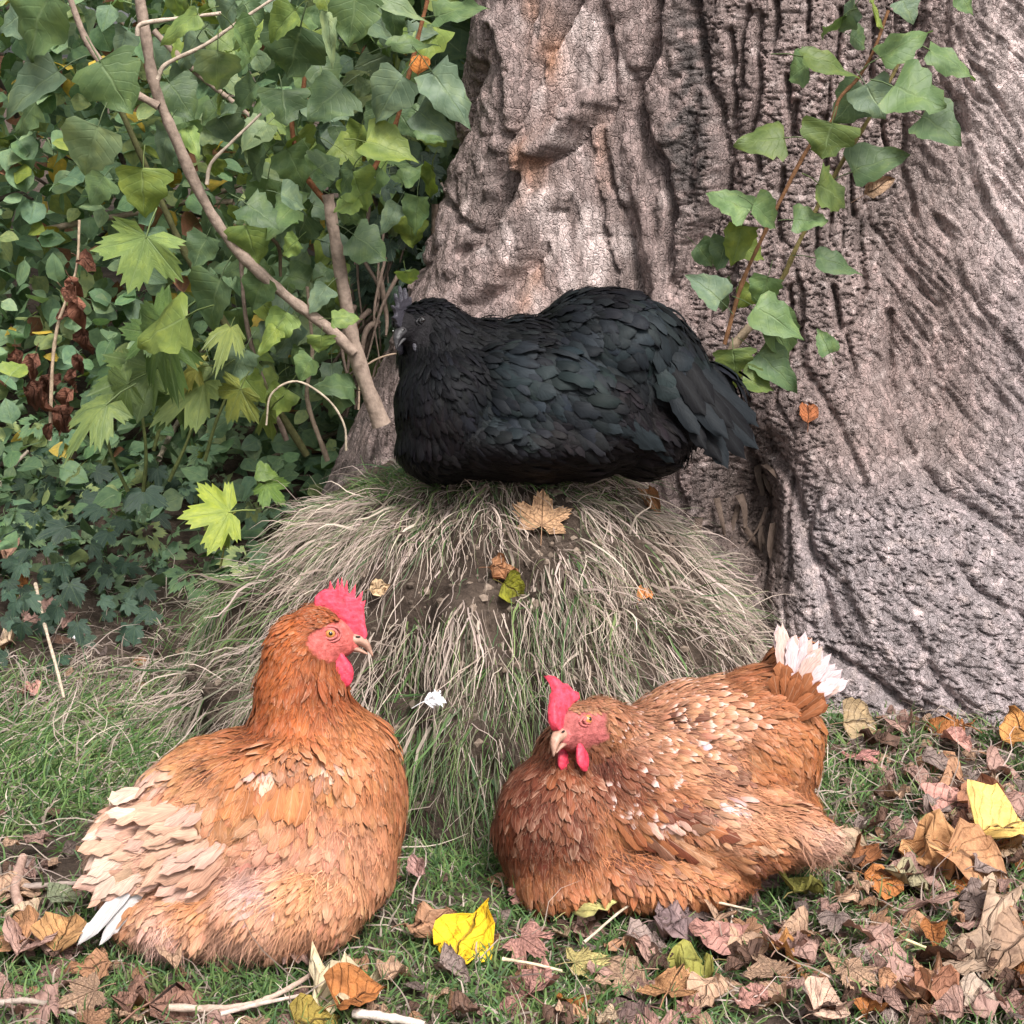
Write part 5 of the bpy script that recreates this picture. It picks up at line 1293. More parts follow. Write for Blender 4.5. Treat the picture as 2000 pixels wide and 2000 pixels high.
# sycamore seedlings with broad lobed leaves
syc = thing('seedling', on_ground(300, 950, .1), 'low sycamore seedling with broad lobed light green leaves browning at the tips', 'seedling')
YM = 2.55
for pts in ([(255, 680), (270, 760), (285, 880), (280, 960)], [(200, 790), (215, 880), (250, 960)], [(390, 760), (370, 850), (330, 940)], [(440, 780), (420, 830), (400, 900)], [(350, 650), (330, 760), (300, 880)]):
    stem(syc, pts, YM + .15, 5, 8, (.10, .12, .04), 'stem')
for (bx, by, tx, ty, w, c) in ((330, 640, 235, 745, 190, (.10, .17, .04)), (300, 720, 165, 770, 130, (.12, .18, .045)), (210, 790, 98, 878, 85, (.20, .27, .085)), (250, 750, 185, 790, 90, (.13, .19, .05)), (400, 745, 285, 835, 95, (.24, .31, .10)), (350, 770, 300, 845, 80, (.12, .19, .05)),
                               (385, 720, 325, 735, 60, (.34, .33, .08)), (470, 760, 440, 830, 95, (.20, .23, .05)), (300, 650, 230, 640, 100, (.09, .16, .04)), (430, 690, 405, 760, 85, (.07, .12, .06)), (530, 800, 490, 850, 60, (.17, .22, .05)), (450, 640, 430, 690, 60, (.22, .27, .08))):
    leaf_px(syc, bx, by, tx, ty, YM + rng.uniform(-.08, .06), w, np.array(c) * .82, L_MAP, rng.normal(0, .03))
lim = thing('seedling', on_ground(400, 1050, .05), 'tiny maple seedling with one bright lime yellow lobed leaf in the mound grass', 'seedling')
YL = 2.42
stem(lim, [(460, 1000), (452, 1010), (440, 1060), (430, 1110)], YL, 4, 4, (.2, .2, .06), 'stem')
leaf_px(lim, 448, 1000, 345, 1010, YL - .02, 120, (.27, .33, .045), L_MAP[:1], -.02)
leaf_px(lim, 440, 1020, 400, 1075, YL - .01, 60, (.23, .30, .045), L_MAP[2:], 0)
leaf_px(lim, 520, 945, 560, 990, YL + .05, 60, (.12, .2, .04), L_MAP[2:], 0)
leaf_px(lim, 500, 920, 545, 925, YL + .05, 40, (.10, .16, .03), L_POP, 0)

# a dead stalk hung with withered red brown leaves
ded = thing('dead_stalk', on_ground(110, 900, .1), 'pale dead stalk hung with withered red brown leaves in front of the hedge', 'stalk')
stem(ded, [(155, 430), (150, 520), (128, 590), (112, 640), (102, 720), (98, 860)], 3.0, 5, 8, (.50, .38, .27), 'stem')
L_WITH = [strip_leaf('leaf', OVATE, 8, 5, M_DEAD, .3, .5, .08, .3, 1.5, 0, .3, 80 + k) for k in range(3)]
for (x, y) in ((135, 540), (150, 580), (120, 560), (140, 610), (160, 640), (150, 690), (70, 690), (95, 730), (120, 745), (140, 760), (80, 760), (110, 790), (125, 800), (60, 740), (145, 720), (150, 500), (30, 680), (100, 825)):
    a_ = rng.normal(1.57, .6); l = rng.uniform(45, 75)
    leaf_px(ded, x, y, x + math.cos(a_) * l * .6, y + math.sin(a_) * l, 3.0 + rng.uniform(-.06, .05), l * .8, np.array((.20, .085, .055)) * rng.uniform(.6, 1.4), L_WITH, 0)

# ------------------------------------------------------------------ grass
def blades(bag, P, D, L, W, C, droop, wig=0.1, rows=5, tipc=1.25):
    n = len(P); s_ = np.linspace(0, 1, rows)[None, :, None]
    D = D / np.linalg.norm(D, axis=1)[:, None]
    side = np.cross(D, rng.normal(0, 1, (n, 3)) * .4 + VIEW); side /= np.linalg.norm(side, axis=1)[:, None] + 1e-9
    ph = rng.uniform(0, 6.28, (n, 1, 1)); fr = rng.uniform(3, 8, (n, 1, 1))
    Lx = L[:, None, None]
    cen = P[:, None] + D[:, None] * Lx * s_ + np.array([0, 0, -1.0]) * (droop[:, None, None] * Lx * s_ ** 2) + side[:, None] * (wig * Lx * (np.sin(fr * s_ + ph) - np.sin(ph)) * s_)
    ww = W[:, None, None] * (1 - 0.88 * s_ ** 1.6)
    V = np.stack([cen - side[:, None] * ww, cen + side[:, None] * ww], 2).reshape(n * rows * 2, 3)
    k = np.arange(rows - 1) * 2
    F = np.stack([k, k + 1, k + 3, k + 2], 1)
    F = (F[None] + (np.arange(n) * rows * 2)[:, None, None]).reshape(-1, 4)
    cc = np.clip(C[:, None, :] * (0.8 + (tipc - 0.8) * s_), 0, 1)
    bag.F.append(F + bag.n); bag.V.append(V); bag.n += len(V); bag.C.append(np.repeat(cc, 2, 1).reshape(-1, 3)); bag.U.append(np.zeros((len(V), 2)))

G_ = 1.38 * np.array([(.075, .135, .040), (.055, .110, .034), (.10, .16, .05), (.065, .115, .05), (.13, .17, .065)])
STRAW = np.array([(.52, .42, .355), (.42, .33, .275), (.62, .52, .43), (.30, .235, .195), (.52, .41, .365)])
DULL = np.array([(.15, .165, .10), (.18, .175, .115), (.11, .135, .075), (.22, .205, .145)])

# long, combed grass hanging over the mound
gb = Bag()
n = 30000
rho = rng.random(n) ** .62; phi = rng.uniform(-math.pi * 1.02, math.pi * .12, n)
P = mound_pt(rho, phi); e = 1e-3
dr = mound_pt(np.minimum(rho + e, 1.02), phi) - P; dr /= np.linalg.norm(dr, axis=1)[:, None]
px, py = seen(P)
# thin and bare over the upper front, thick lower down
bare = .62 * np.exp(-((px - 1010) / 250) ** 2 - ((py - 1060) / 75) ** 2) + .8 * np.exp(-((px - 870) / 120) ** 2 - ((py - 1130) / 90) ** 2) + .8 * np.exp(-((px - 1010) / 40) ** 2 - ((py - 1250) / 60) ** 2)
clump = noise(P[:, 0] * 14, P[:, 2] * 7 + P[:, 1] * 7, 200)
keep = (rng.random(n) < np.clip(.50 - .52 * bare + 1.15 * clump + .25 * sstep(1250, 1450, py), .05, 1)) & (py > 900)
P, dr, px, py, rho, phi = P[keep], dr[keep], px[keep], py[keep], rho[keep], phi[keep]; n = len(P)
lat = np.cross(dr, np.array([0, 0, 1.0])); out = np.cross(lat, dr); out /= np.linalg.norm(out, axis=1)[:, None] + 1e-9; out *= np.sign(out[:, 2:3] + 1e-6)
fl = np.where(px < 640, -.35, 0.0)
cl2 = np.stack([noise(P[:, 0] * 11, P[:, 2] * 11, 220), noise(P[:, 0] * 11, P[:, 2] * 11, 221), noise(P[:, 0] * 11, P[:, 2] * 11, 222)], 1)
D = dr + out * rng.uniform(.0, .45, (n, 1)) + rng.normal(0, .30, (n, 3)) + .7 * cl2 + np.array([1.0, 0, 0]) * fl[:, None] * .3
L = rng.uniform(.035, .115, n) * np.clip(.65 + .5 * rho, .5, 1.2); W = rng.uniform(.0003, .0009, n) * np.where(rng.random(n) < .10, 2.5, 1)
gm = np.clip(.12 + .5 * np.exp(-((px - 830) / 150) ** 2 - ((py - 1480) / 170) ** 2) + .35 * np.exp(-((px - 1010) / 60) ** 2 - ((py - 1280) / 160) ** 2) + .75 * sstep(640, 420, px) * sstep(1340, 1050, py) + .6 * np.exp(-((px - 760) / 130) ** 2 - ((py - 925) / 40) ** 2) + .4 * sstep(1420, 1600, py), 0, .85)
rr = rng.random(n)
C = np.where((rr < gm)[:, None], G_[rng.integers(0, 5, n)], np.where((rr < gm + .20)[:, None], DULL[rng.integers(0, 4, n)], STRAW[rng.integers(0, 5, n)])) * rng.uniform(.7, 1.25, (n, 1))
blades(gb, P, D, L, W, C, rng.uniform(.20, .85, n), .11, 7)
cb = Bag(); nc = 700
cP = mound_pt(rng.uniform(.25, .98, nc), rng.uniform(-math.pi, 0, nc))
ico = bmesh.new(); bmesh.ops.create_icosphere(ico, subdivisions=1, radius=1.0)
iV = np.array([v.co[:] for v in ico.verts]); iF = np.array([[v.index for v in f.verts] for f in ico.faces]); ico.free()
for p_ in cP:
    cb.add(p_ + iV * rng.uniform(.6, 1.4, iV.shape) * rng.uniform(.002, .0065), iF, np.array((.15, .115, .09)) * rng.uniform(.5, 1.5))
link('soil_crumbs', cb.make('soil_crumbs', M_TWIG, False), kind='stuff')
# upright tufts along the top edge
n = 1500
rho = rng.uniform(.02, .5, n); phi = rng.uniform(-math.pi, 0, n); P = mound_pt(rho, phi); px, py = seen(P)
kp = (py < 985) & ((px < 800) | (rng.random(n) < .35)); P = P[kp]; n = len(P)
D = np.stack([rng.normal(-.15, .5, n), rng.normal(-.35, .4, n), rng.uniform(.3, 1, n)], 1)
blades(gb, P, D, rng.uniform(.02, .06, n), rng.uniform(.0005, .001, n), G_[rng.integers(0, 5, n)] * rng.uniform(.7, 1.4, (n, 1)), rng.uniform(.1, .6, n), .08, 5)
link('mound_grass', gb.make('mound_grass', M_GRASS), kind='stuff')

# short lawn grass, thinner among the leaves and on bare soil
gl = Bag()
n = 140000
x = rng.uniform(-1.0, 1.0, n); y = 1.30 + rng.random(n) ** 1.25 * 1.65
P = np.stack([x, y, ground_z(x, y) - .002], 1); px, py = seen(P)
pat = fbm(x * 5.5, y * 5.5, 210, 3) + .5 * fbm(x * 22, y * 22, 211, 2)
dens = .72 + .60 * pat - .9 * np.exp(-((px - 90) / 190) ** 2 - ((py - 1690) / 90) ** 2) - .35 * sstep(1560, 1750, px) * sstep(1900, 1600, py) - .12 * sstep(1150, 1350, px) * sstep(1720, 1850, py) - .6 * sstep(2.35, 2.6, y) + .3 * np.exp(-((px - 850) / 120) ** 2 - ((py - 1650) / 120) ** 2) + .35 * np.exp(-((px - 150) / 230) ** 2 - ((py - 1480) / 110) ** 2) - .55 * np.exp(-((px - 130) / 260) ** 2 - ((py - 1290) / 110) ** 2)
kp = (rng.random(n) < np.clip(dens, .05, 1)) & (px > -700) & (px < 2500); P, px, py, pat = P[kp], px[kp], py[kp], pat[kp]; n = len(P)
D = np.stack([rng.normal(0, .6, n), rng.normal(-.1, .55, n), rng.uniform(.35, 1.2, n)], 1)
lng = np.exp(-((px - 150) / 260) ** 2 - ((py - 1460) / 130) ** 2)
D[:, 0] += .9 * lng; D[:, 2] *= 1 - .3 * lng
L = rng.uniform(.016, .055, n) * (1 + 1.3 * lng); W = rng.uniform(.0006, .0016, n)
rr = rng.random(n); sm = .10 + .38 * np.exp(-((px - 180) / 330) ** 2 - ((py - 1340) / 120) ** 2) + .14 * sstep(.1, -.4, pat) + .10 * sstep(1560, 1700, px)
C = np.where((rr < sm)[:, None], STRAW[rng.integers(0, 5, n)] * .9, G_[rng.integers(0, 5, n)]) * rng.uniform(.65, 1.3, (n, 1))
blades(gl, P, D, L, W, C, rng.uniform(.1, .6, n), .06, 5)
n = 5200      # dead stalks lying about, most of them to the side of the mound and under the tree
x = rng.uniform(-.75, .85, n); y = rng.uniform(1.35, 2.9, n); P = np.stack([x, y, ground_z(x, y) + rng.uniform(.002, .018, n)], 1); px, py = seen(P)
w_ = .25 + .8 * np.exp(-((px - 200) / 330) ** 2 - ((py - 1330) / 110) ** 2) + .5 * sstep(1500, 1650, px) * sstep(1750, 1550, py) + .7 * np.exp(-((px - 100) / 200) ** 2 - ((py - 1660) / 90) ** 2)
kp = rng.random(n) < w_; P = P[kp]; n = len(P)
D = np.stack([rng.normal(0, 1, n), rng.normal(0, .8, n), rng.normal(.1, .15, n)], 1)
blades(gl, P, D, rng.uniform(.03, .13, n), rng.uniform(.0005, .0012, n), STRAW[rng.integers(0, 5, n)] * rng.uniform(.6, 1.2, (n, 1)), rng.uniform(0, .12, n), .14, 6, 1.0)
link('grass', gl.make('grass', M_GRASS), kind='stuff')

# ------------------------------------------------------------------ fallen leaves
SHAPES = {'poplar': POPLAR, 'oval': OVATE, 'round': ROUND}
FORMS = {'flat': dict(fold=.10, bend=.12, wave=.09, crumple=.18), 'curled': dict(fold=.1, bend=.4, wave=.1, crumple=.22, roll=1.5), 'crumpled': dict(fold=.2, bend=.25, wave=.16, crumple=.42), 'folded': dict(fold=.95, bend=.15, wave=.08, crumple=.16), 'cupped': dict(fold=.15, bend=.5, wave=.05, crumple=.12, roll=.8)}
DL = {}
for a, (sn, shp) in enumerate(SHAPES.items()):
    for b, (fn, kw) in enumerate(FORMS.items()):
        DL[sn, fn] = [strip_leaf('fallen_leaf', shp, 11, 8, M_DEAD, teeth=.03, petiole=.3, seed=300 + a * 40 + b * 7 + k, **kw) for k in range(3)]
for b, (fn, cr, bd) in enumerate((('flat', .10, .1), ('crumpled', .40, .5), ('curled', .2, .8), ('folded', .25, .5), ('cupped', .15, .9))):
    DL['lobed', fn] = [lobed_leaf('fallen_leaf', M_DEAD, MAPLE, .55, bd, .1, cr, .5, 500 + b * 5 + k) for k in range(3)]

PAL = {'pinkish brown': (.35, .215, .18), 'tan': (.44, .285, .195), 'rust orange': (.40, .155, .05), 'dark brown': (.13, .075, .055), 'pale cream': (.46, .34, .235), 'grey brown': (.26, .195, .175), 'copper': (.41, .225, .135), 'yellow': (.75, .48, .03), 'olive': (.22, .21, .05), 'dusky pink': (.48, .25, .21)}
used_labels = {}
def fallen(px, py, shape, form, size, ang, colname, label=None, lift=.012, tilt=(0, 0), g=None, name='fallen_leaf', col=None, P=None, up=None):
    P = on_ground(px, py, .012) if P is None else P
    if g is None and P is not None and P[2] < .03: P[2] = ground_z(P[0], P[1]) + lift
    sc = np.linalg.norm(P - EYE) / FPX
    T = np.array([math.cos(ang), math.sin(ang), tilt[0]]); H = np.array([rng.normal(0, .25), rng.normal(-.25, .25), 1.0]) if up is None else np.array(up)
    c = np.array(PAL[colname] if col is None else col) * rng.uniform(.85, 1.15)
    o = put_leaf(DL[shape, form][rng.integers(3)], P - unit(T) * size * sc * .5, T, H, size * sc, c, None, rng.uniform(.85, 1.1), name)
    o['label'] = label; o['category'] = 'leaf'; o['group'] = 'fallen autumn leaves'
    return o
# those one can point to
FIX = [
 (915, 1845, 'oval', 'flat', 158, 0.98, 'yellow', 'bright yellow leaf standing folded in the grass between the two brown hens', .03, (.75, 0), (-.35, -.9, .3), (.74, .47, .02)),
 (845, 1822, 'oval', 'crumpled', 100, .25, 'copper', 'copper brown leaf with a pointed end, tucked behind the bright yellow leaf', .03, (.1, 0), (0, -.6, .8), None),
 (635, 1840, 'poplar', 'cupped', 120, 2.4, 'pale cream', 'pale apricot leaf propped up against the belly of the cream tailed hen', .035, (-.1, 0), (.1, -.9, .45), (.62, .40, .24)),
 (680, 1930, 'poplar', 'crumpled', 135, .3, 'pale cream', 'torn cream and pale green leaf lying over twigs', .02, (0, 0), (0, -.3, 1), (.60, .50, .33)),
 (1170, 1776, 'poplar', 'folded', 130, .45, 'pale cream', 'pale yellow leaf edge on beneath the breast of the speckled hen', .035, (.35, 0), (.1, -.5, .9), (.60, .56, .22)),
 (1160, 1885, 'lobed', 'flat', 75, .2, 'pale cream', 'small butter yellow leaf half hidden by grass stems', .02, (0, 0), None, (.70, .58, .24)),
 (1115, 1945, 'oval', 'cupped', 90, 1.7, 'rust orange', 'glossy rust orange leaf below the butter yellow leaf', .015, (0, 0), None, (.36, .13, .03)),
 (1000, 1930, 'lobed', 'crumpled', 110, 2.2, 'dusky pink', 'dusky pink crumpled leaf in the grass below the yellow leaf', .02, (0, 0), None, None),
 (1035, 1755, 'lobed', 'folded', 65, 1.6, 'dusky pink', 'small pink star shaped leaf beside the breast of the speckled hen', .03, (.5, 0), (0, -.9, .4), None),
 (812, 1720, 'oval', 'curled', 62, 1.8, 'dusky pink', 'pale pink curled leaf upright in grass beside the cream tailed hen', .03, (.8, 0), (0, -.9, .4), (.62, .36, .32)),
 (1480, 1745, 'lobed', 'crumpled', 120, .0, 'grey brown', 'large shrivelled purple brown leaf by the speckled hen', .035, (0, 0), (0, -.8, .6), (.22, .14, .13)),
 (1575, 1755, 'poplar', 'curled', 95, .8, 'olive', 'olive and brown leaf curled into a tube beside the shrivelled purple brown leaf', .03, (0, 0), None, None),
 (1690, 1690, 'round', 'curled', 90, 1.2, 'rust orange', 'rust brown leaf rolled like a cup by the tail fluff of the speckled hen', .03, (.3, 0), (0, -.9, .5), (.30, .12, .05)),
 (1960, 1655, 'poplar', 'folded', 130, .5, 'yellow', 'pale yellow orange leaf lying on copper leaves under the tree', .035, (0, 0), (-.2, -.5, .8), (.74, .50, .16)),
 (1920, 1600, 'round', 'crumpled', 115, 1.3, 'copper', 'ribbed copper leaf leaning upright in front of the root', .04, (.6, 0), (0, -.9, .5), (.42, .20, .12)),
 (1860, 1580, 'poplar', 'flat', 100, .1, 'dusky pink', 'flat dusky pink leaf touching the ribbed copper leaf', .025, (0, 0), None, None),
 (1810, 1680, 'poplar', 'crumpled', 110, 2.9, 'tan', 'wide tan leaf with a bright orange face by the pale yellow orange leaf', .03, (0, 0), (0, -.6, .8), (.56, .30, .14)),
 (1910, 1720, 'poplar', 'cupped', 140, 5.4, 'copper', 'large copper leaf with raised midrib spread over the leaf pile', .035, (0, 0), (.2, -.6, .8), (.52, .27, .14)),
 (1780, 1735, 'round', 'crumpled', 85, .2, 'olive', 'greenish grey leaf in the middle of the leaf pile', .025, (0, 0), None, (.33, .29, .18)),
 (1885, 1895, 'round', 'flat', 115, 2.0, 'grey brown', 'round grey tan leaf with clear veins lying face up on the leaf pile', .035, (0, 0), (-.1, -.6, .85), (.42, .30, .22)),
 (1945, 1810, 'oval', 'curled', 130, 4.5, 'pale cream', 'long pale tan leaf rolled lengthwise above the round grey tan leaf', .04, (0, 0), (.2, -.7, .7), (.52, .37, .27)),
 (1975, 1890, 'poplar', 'cupped', 120, 3.9, 'tan', 'ribbed tan leaf pressed against the round grey tan leaf', .04, (0, 0), (-.2, -.6, .8), (.40, .26, .18)),
 (1915, 1960, 'round', 'flat', 90, .0, 'grey brown', 'pale grey brown leaf lying under the round grey tan leaf', .025, (0, 0), None, (.44, .34, .27)),
 (1835, 1965, 'oval', 'folded', 110, 5.3, 'copper', 'narrow salmon brown leaf pointing down beside the round grey tan leaf', .025, (0, 0), (.4, -.6, .7), (.45, .21, .13)),
 (1620, 1985, 'poplar', 'folded', 90, .6, 'pale cream', 'pale cream pink leaf folded at the very front in the grass', .025, (0, 0), (0, -.5, .8), (.62, .42, .32)),
 (1320, 1925, 'lobed', 'flat', 110, 1.2, 'tan', 'orange tan lobed leaf in front of the speckled hen', .025, (0, 0), None, (.52, .27, .13)),
 (1255, 1990, 'lobed', 'crumpled', 110, 2.0, 'dusky pink', 'big pale pink crumpled leaf at the front edge of the grass', .02, (0, 0), None, (.55, .32, .27)),
 (1330, 1815, 'round', 'crumpled', 105, .3, 'grey brown', 'grey purple leaf among dry roots below the speckled hen', .03, (0, 0), None, (.29, .20, .20)),
 (1545, 1850, 'poplar', 'curled', 95, .9, 'pinkish brown', 'pinkish brown leaf rolled at the side, below the olive leaf', .025, (0, 0), None, None),
 (1540, 1870, 'oval', 'curled', 90, 5.6, 'rust orange', 'orange brown leaf with a yellow spot in the middle of the litter', .025, (0, 0), None, (.48, .23, .08)),
 (1215, 1960, 'lobed', 'crumpled', 105, 2.6, 'dark brown', 'dark purple brown leaf beside the glossy rust orange leaf', .02, (0, 0), None, (.17, .11, .10)),
 (175, 1900, 'oval', 'flat', 85, 3.3, 'copper', 'smooth copper leaf below the white tail quills', .02, (0, 0), None, (.48, .25, .14)),
 (130, 1845, 'poplar', 'folded', 95, 1.4, 'tan', 'bright tan leaf folded upright next to a white knotted stick', .03, (.4, 0), (0, -.8, .5), (.52, .29, .13)),
 (20, 1845, 'poplar', 'cupped', 100, 2.6, 'copper', 'orange brown leaf arched over the grass at the stick end', .03, (.1, 0), (.2, -.7, .7), (.48, .25, .13)),
 (345, 1945, 'lobed', 'crumpled', 140, 1.0, 'pinkish brown', 'long twisted red brown leaf in front of the cream tailed hen', .025, (0, 0), None, (.28, .15, .11)),
 (125, 1765, 'round', 'cupped', 60, .4, 'olive', 'small grey green leaf on the soil behind the white tail quills', .02, (0, 0), None, (.24, .27, .17)),
 (60, 1700, 'oval', 'flat', 60, .4, 'grey brown', 'grey brown leaf flat on bare soil behind the cream tailed hen', .012, (0, 0), None, None),
 (1690, 1425, 'poplar', 'cupped', 95, .3, 'tan', 'khaki tan leaf leaning on the root by the raised tail', .03, (0, 0), (0, -.8, .6), (.40, .29, .17)),
 (1985, 1450, 'oval', 'flat', 90, 1.8, 'rust orange', 'bright orange leaf propped against the foot of the root', .04, (.6, 0), (-.3, -.8, .4), (.62, .30, .10)),
 (1870, 1455, 'oval', 'curled', 70, 5.2, 'dusky pink', 'thin curled pink leaf standing at the foot of the root', .03, (.4, 0), None, None),
 (1695, 1475, 'lobed', 'flat', 65, .5, 'dusky pink', 'small bright pink lobed leaf near the raised white tail', .02, (0, 0), None, (.60, .28, .25)),
 (15, 1150, 'oval', 'folded', 75, 5.0, 'tan', 'pinkish tan leaf hanging on a dry stem by the ivy', .05, (0, 0), (.3, -.8, .4), (.48, .28, .2)),
 (625, 1990, 'poplar', 'flat', 90, .4, 'olive', 'olive and orange leaf beside the torn cream leaf', .015, (0, 0), None, (.30, .22, .05)),
]
for f in FIX:
    fallen(f[0], f[1], f[2], f[3], f[4], f[5], f[6], f[7], f[8], f[9], up=f[10], col=None if f[11] is None else tuple(np.array(f[11]) * (.98 if f[6] == 'yellow' else .84)))
# on the mound and on the bark
def mound_at(px, py, off):
    d = at(px, py, 2.0) - EYE; d /= np.linalg.norm(d)
    G = mound_pt(*np.meshgrid(np.linspace(.02, .99, 120), np.linspace(-math.pi, .2, 240), indexing='ij')).reshape(-1, 3)
    gx, gy = seen(G); q = (gx - px) ** 2 + (gy - py) ** 2 + np.where(G[:, 1] > 2.5, 1e6, 0); return G[np.argmin(q)] - d * off
fallen(0, 0, 'lobed', 'flat', 100, 0, 'tan', 'peach coloured lobed leaf on the mound below the black hen', P=mound_at(1060, 1018, .03), tilt=(.8, 0), ang=1.6, up=(0.05, -.9, .5), col=(.72, .42, .24)) if False else None
for (x, y, shp, frm, sz, an, tl, c, lab) in (
 (1062, 990, 'lobed', 'flat', 84, 1.5, 1.2, (.74, .45, .26), 'peach coloured lobed leaf on the mound below the black hen'),
 (988, 1108, 'oval', 'crumpled', 62, 0.1, 0, (.33, .16, .08), 'small brown leaf at the bare middle of the mound'),
 (1010, 1155, 'poplar', 'cupped', 70, .2, -.6, (.20, .20, .02), 'olive green leaf in the mound grass below the small brown leaf'),
 (1260, 1160, 'oval', 'folded', 46, 1.0, .5, (.58, .23, .08), 'small bright orange leaf caught in the mound grass'),
 (748, 1146, 'round', 'crumpled', 40, .3, .2, (.68, .48, .29), 'small cream leaf with a hole above the pink comb'),
 (1350, 925, 'oval', 'curled', 90, 5.2, -.5, (.32, .15, .065), 'curled brown leaf under the tail of the black hen')):
    fallen(x, y, shp, frm, sz, an, 'tan', lab, P=mound_at(x, y, .022), tilt=(tl, 0), up=(.05, -.85, .5), col=c)
o = fallen(1578, 800, 'oval', 'cupped', 60, 1.4, 'rust orange', 'single orange brown leaf stuck upright on the bark of the root', P=trunk_at(1578, 800, .02), tilt=(1.6, 0), up=(0, -1, .2), col=(.34, .12, .05))
o = fallen(820, 120, 'oval', 'cupped', 62, 1.4, 'rust orange', 'rust orange dead leaf caught among green sapling leaves by the trunk', P=at(820, 118, YS + .02), tilt=(1.6, 0), up=(0, -1, .2), col=(.46, .17, .04))
# the rest of the litter
MARKS = [(60, 1640, 'on bare soil by the forked stick'), (90, 1780, 'beside the white knotted stick'), (230, 1900, 'below the white tail quills'), (60, 1960, 'at the front among green grass'), (420, 1930, 'in front of the cream tailed hen'), (560, 1960, 'beside the grey twigs'), (760, 1960, 'below the torn cream leaf'),
         (720, 1790, 'by the breast of the cream tailed hen'), (930, 1900, 'in grass below the bright yellow leaf'), (1050, 1820, 'behind the butter yellow leaf'), (1060, 1980, 'round the glossy rust orange leaf'), (1230, 1830, 'below the breast of the speckled hen'), (1250, 1930, 'between the orange tan and the dark purple leaf'), (1390, 1890, 'under the grey purple leaf'),
         (1430, 1970, 'at the front below the orange tan leaf'), (1400, 1790, 'by the wing of the speckled hen'), (1540, 1930, 'in the middle of the litter'), (1620, 1800, 'beside the olive curled leaf'), (1640, 1620, 'by the fluff of the speckled hen'), (1690, 1530, 'in the grass behind the rolled rust leaf'), (1730, 1430, 'at the foot of the root near the white tail'), (1840, 1500, 'in the grass in front of the root'),
         (1960, 1520, 'behind the ribbed copper leaf'), (1760, 1640, 'beside the flat dusky pink leaf'), (1830, 1780, 'under the large copper leaf'), (1730, 1870, 'in green grass below the leaf pile'), (1780, 1970, 'beside the narrow salmon leaf'), (1680, 1960, 'at the front near the cream pink leaf'), (1970, 1960, 'at the front of the round grey tan leaf'), (1950, 1760, 'between the copper leaf and the long pale leaf'),
         (150, 1200, 'on dark soil below the ivy'), (300, 1150, 'on soil beside the mound'), (80, 1290, 'in dead grass beyond the mound'), (120, 1420, 'in long grass beside the mound'), (800, 1700, 'in shade between the hens')]
n_l = 0; tries = 0
while n_l < 215 and tries < 6000:
    tries += 1
    px, py = rng.uniform(-20, 2020), rng.uniform(1120, 2010)
    d = 0.02
    d = max(d, .85 * sstep(960, 1150, px) * sstep(1740, 1830, py), .95 * sstep(1590, 1680, px) * sstep(1430, 1560, py), .45 * sstep(520, 300, px) * sstep(1740, 1830, py), .30 * sstep(1800, 1900, py), .35 * sstep(1600, 1700, px) * sstep(1380, 1420, py), .5 * sstep(420, 250, px) * sstep(1120, 1160, py) * sstep(1400, 1280, py), .4 * sstep(200, 100, px) * sstep(1600, 1660, py))
    if 150 < px < 820 and py < 1800: d *= .25 if py > 1600 else .0
    if 420 < px < 1640 and py < 1690: d = 0
    if rng.random() > d: continue
    shp = ('poplar', 'oval', 'round', 'lobed')[rng.choice(4, p=(.3, .25, .15, .3))]; frm = list(FORMS)[rng.choice(5, p=(.34, .20, .20, .10, .16))]
    cn = ('pinkish brown', 'tan', 'rust orange', 'dark brown', 'pale cream', 'grey brown', 'copper', 'dusky pink', 'olive')[rng.choice(9, p=(.28, .15, .06, .17, .05, .12, .10, .05, .02))]
    q = min(MARKS, key=lambda m: (m[0] - px) ** 2 + (m[1] - py) ** 2)
    sz = float(np.clip(rng.normal(66, 19), 34, 108))
    word = 'small ' if sz < 58 else 'large ' if sz > 88 else ''
    kind = {'lobed': 'lobed leaf', 'oval': 'narrow leaf', 'round': 'rounded leaf', 'poplar': 'pointed leaf'}[shp]
    lab = f'{word}{frm} {cn} {kind} {q[2]}'
    for _ in range(30):
        if lab not in used_labels: break
        frm = list(FORMS)[rng.integers(5)]; cn = ('pinkish brown', 'tan', 'dark brown', 'grey brown', 'copper', 'rust orange')[rng.integers(6)]
        lab = f'{word}{frm} {cn} {kind} {q[2]}'
    used_labels[lab] = 1
    fallen(px, py, shp, frm, sz, rng.uniform(0, 6.28), cn, lab, lift=rng.uniform(.006, .030), tilt=(rng.normal(0, .22), 0)); n_l += 1
# broken leaf crumbs too small to pick apart
n = 2600
x = rng.uniform(-.7, .85, n); y = rng.uniform(1.3, 2.6, n); B = np.stack([x, y, ground_z(x, y) + rng.uniform(.002, .012, n)], 1); px, py = seen(B)
kp = rng.random(n) < np.clip(.25 + .6 * sstep(1000, 1250, px) * sstep(1700, 1800, py) + .6 * sstep(1560, 1680, px) + .5 * sstep(450, 200, px) * sstep(1600, 1700, py), 0, 1)
B = B[kp]; n = len(B); T = rng.normal(0, 1, (n, 3)) * np.array([1, 1, .35]); H = rng.normal(0, .5, (n, 3)) + np.array([0, -.3, 1])
pal = np.array([PAL[k] for k in ('pinkish brown', 'dark brown', 'grey brown', 'copper', 'tan')])
leaf_mass('leaf_litter', L_OVA, B, T, H, rng.uniform(.010, .028, n), pal[rng.integers(0, 5, n)] * rng.uniform(.5, 1.1, (n, 1)), M_DEAD_MASS, None, 1.3)

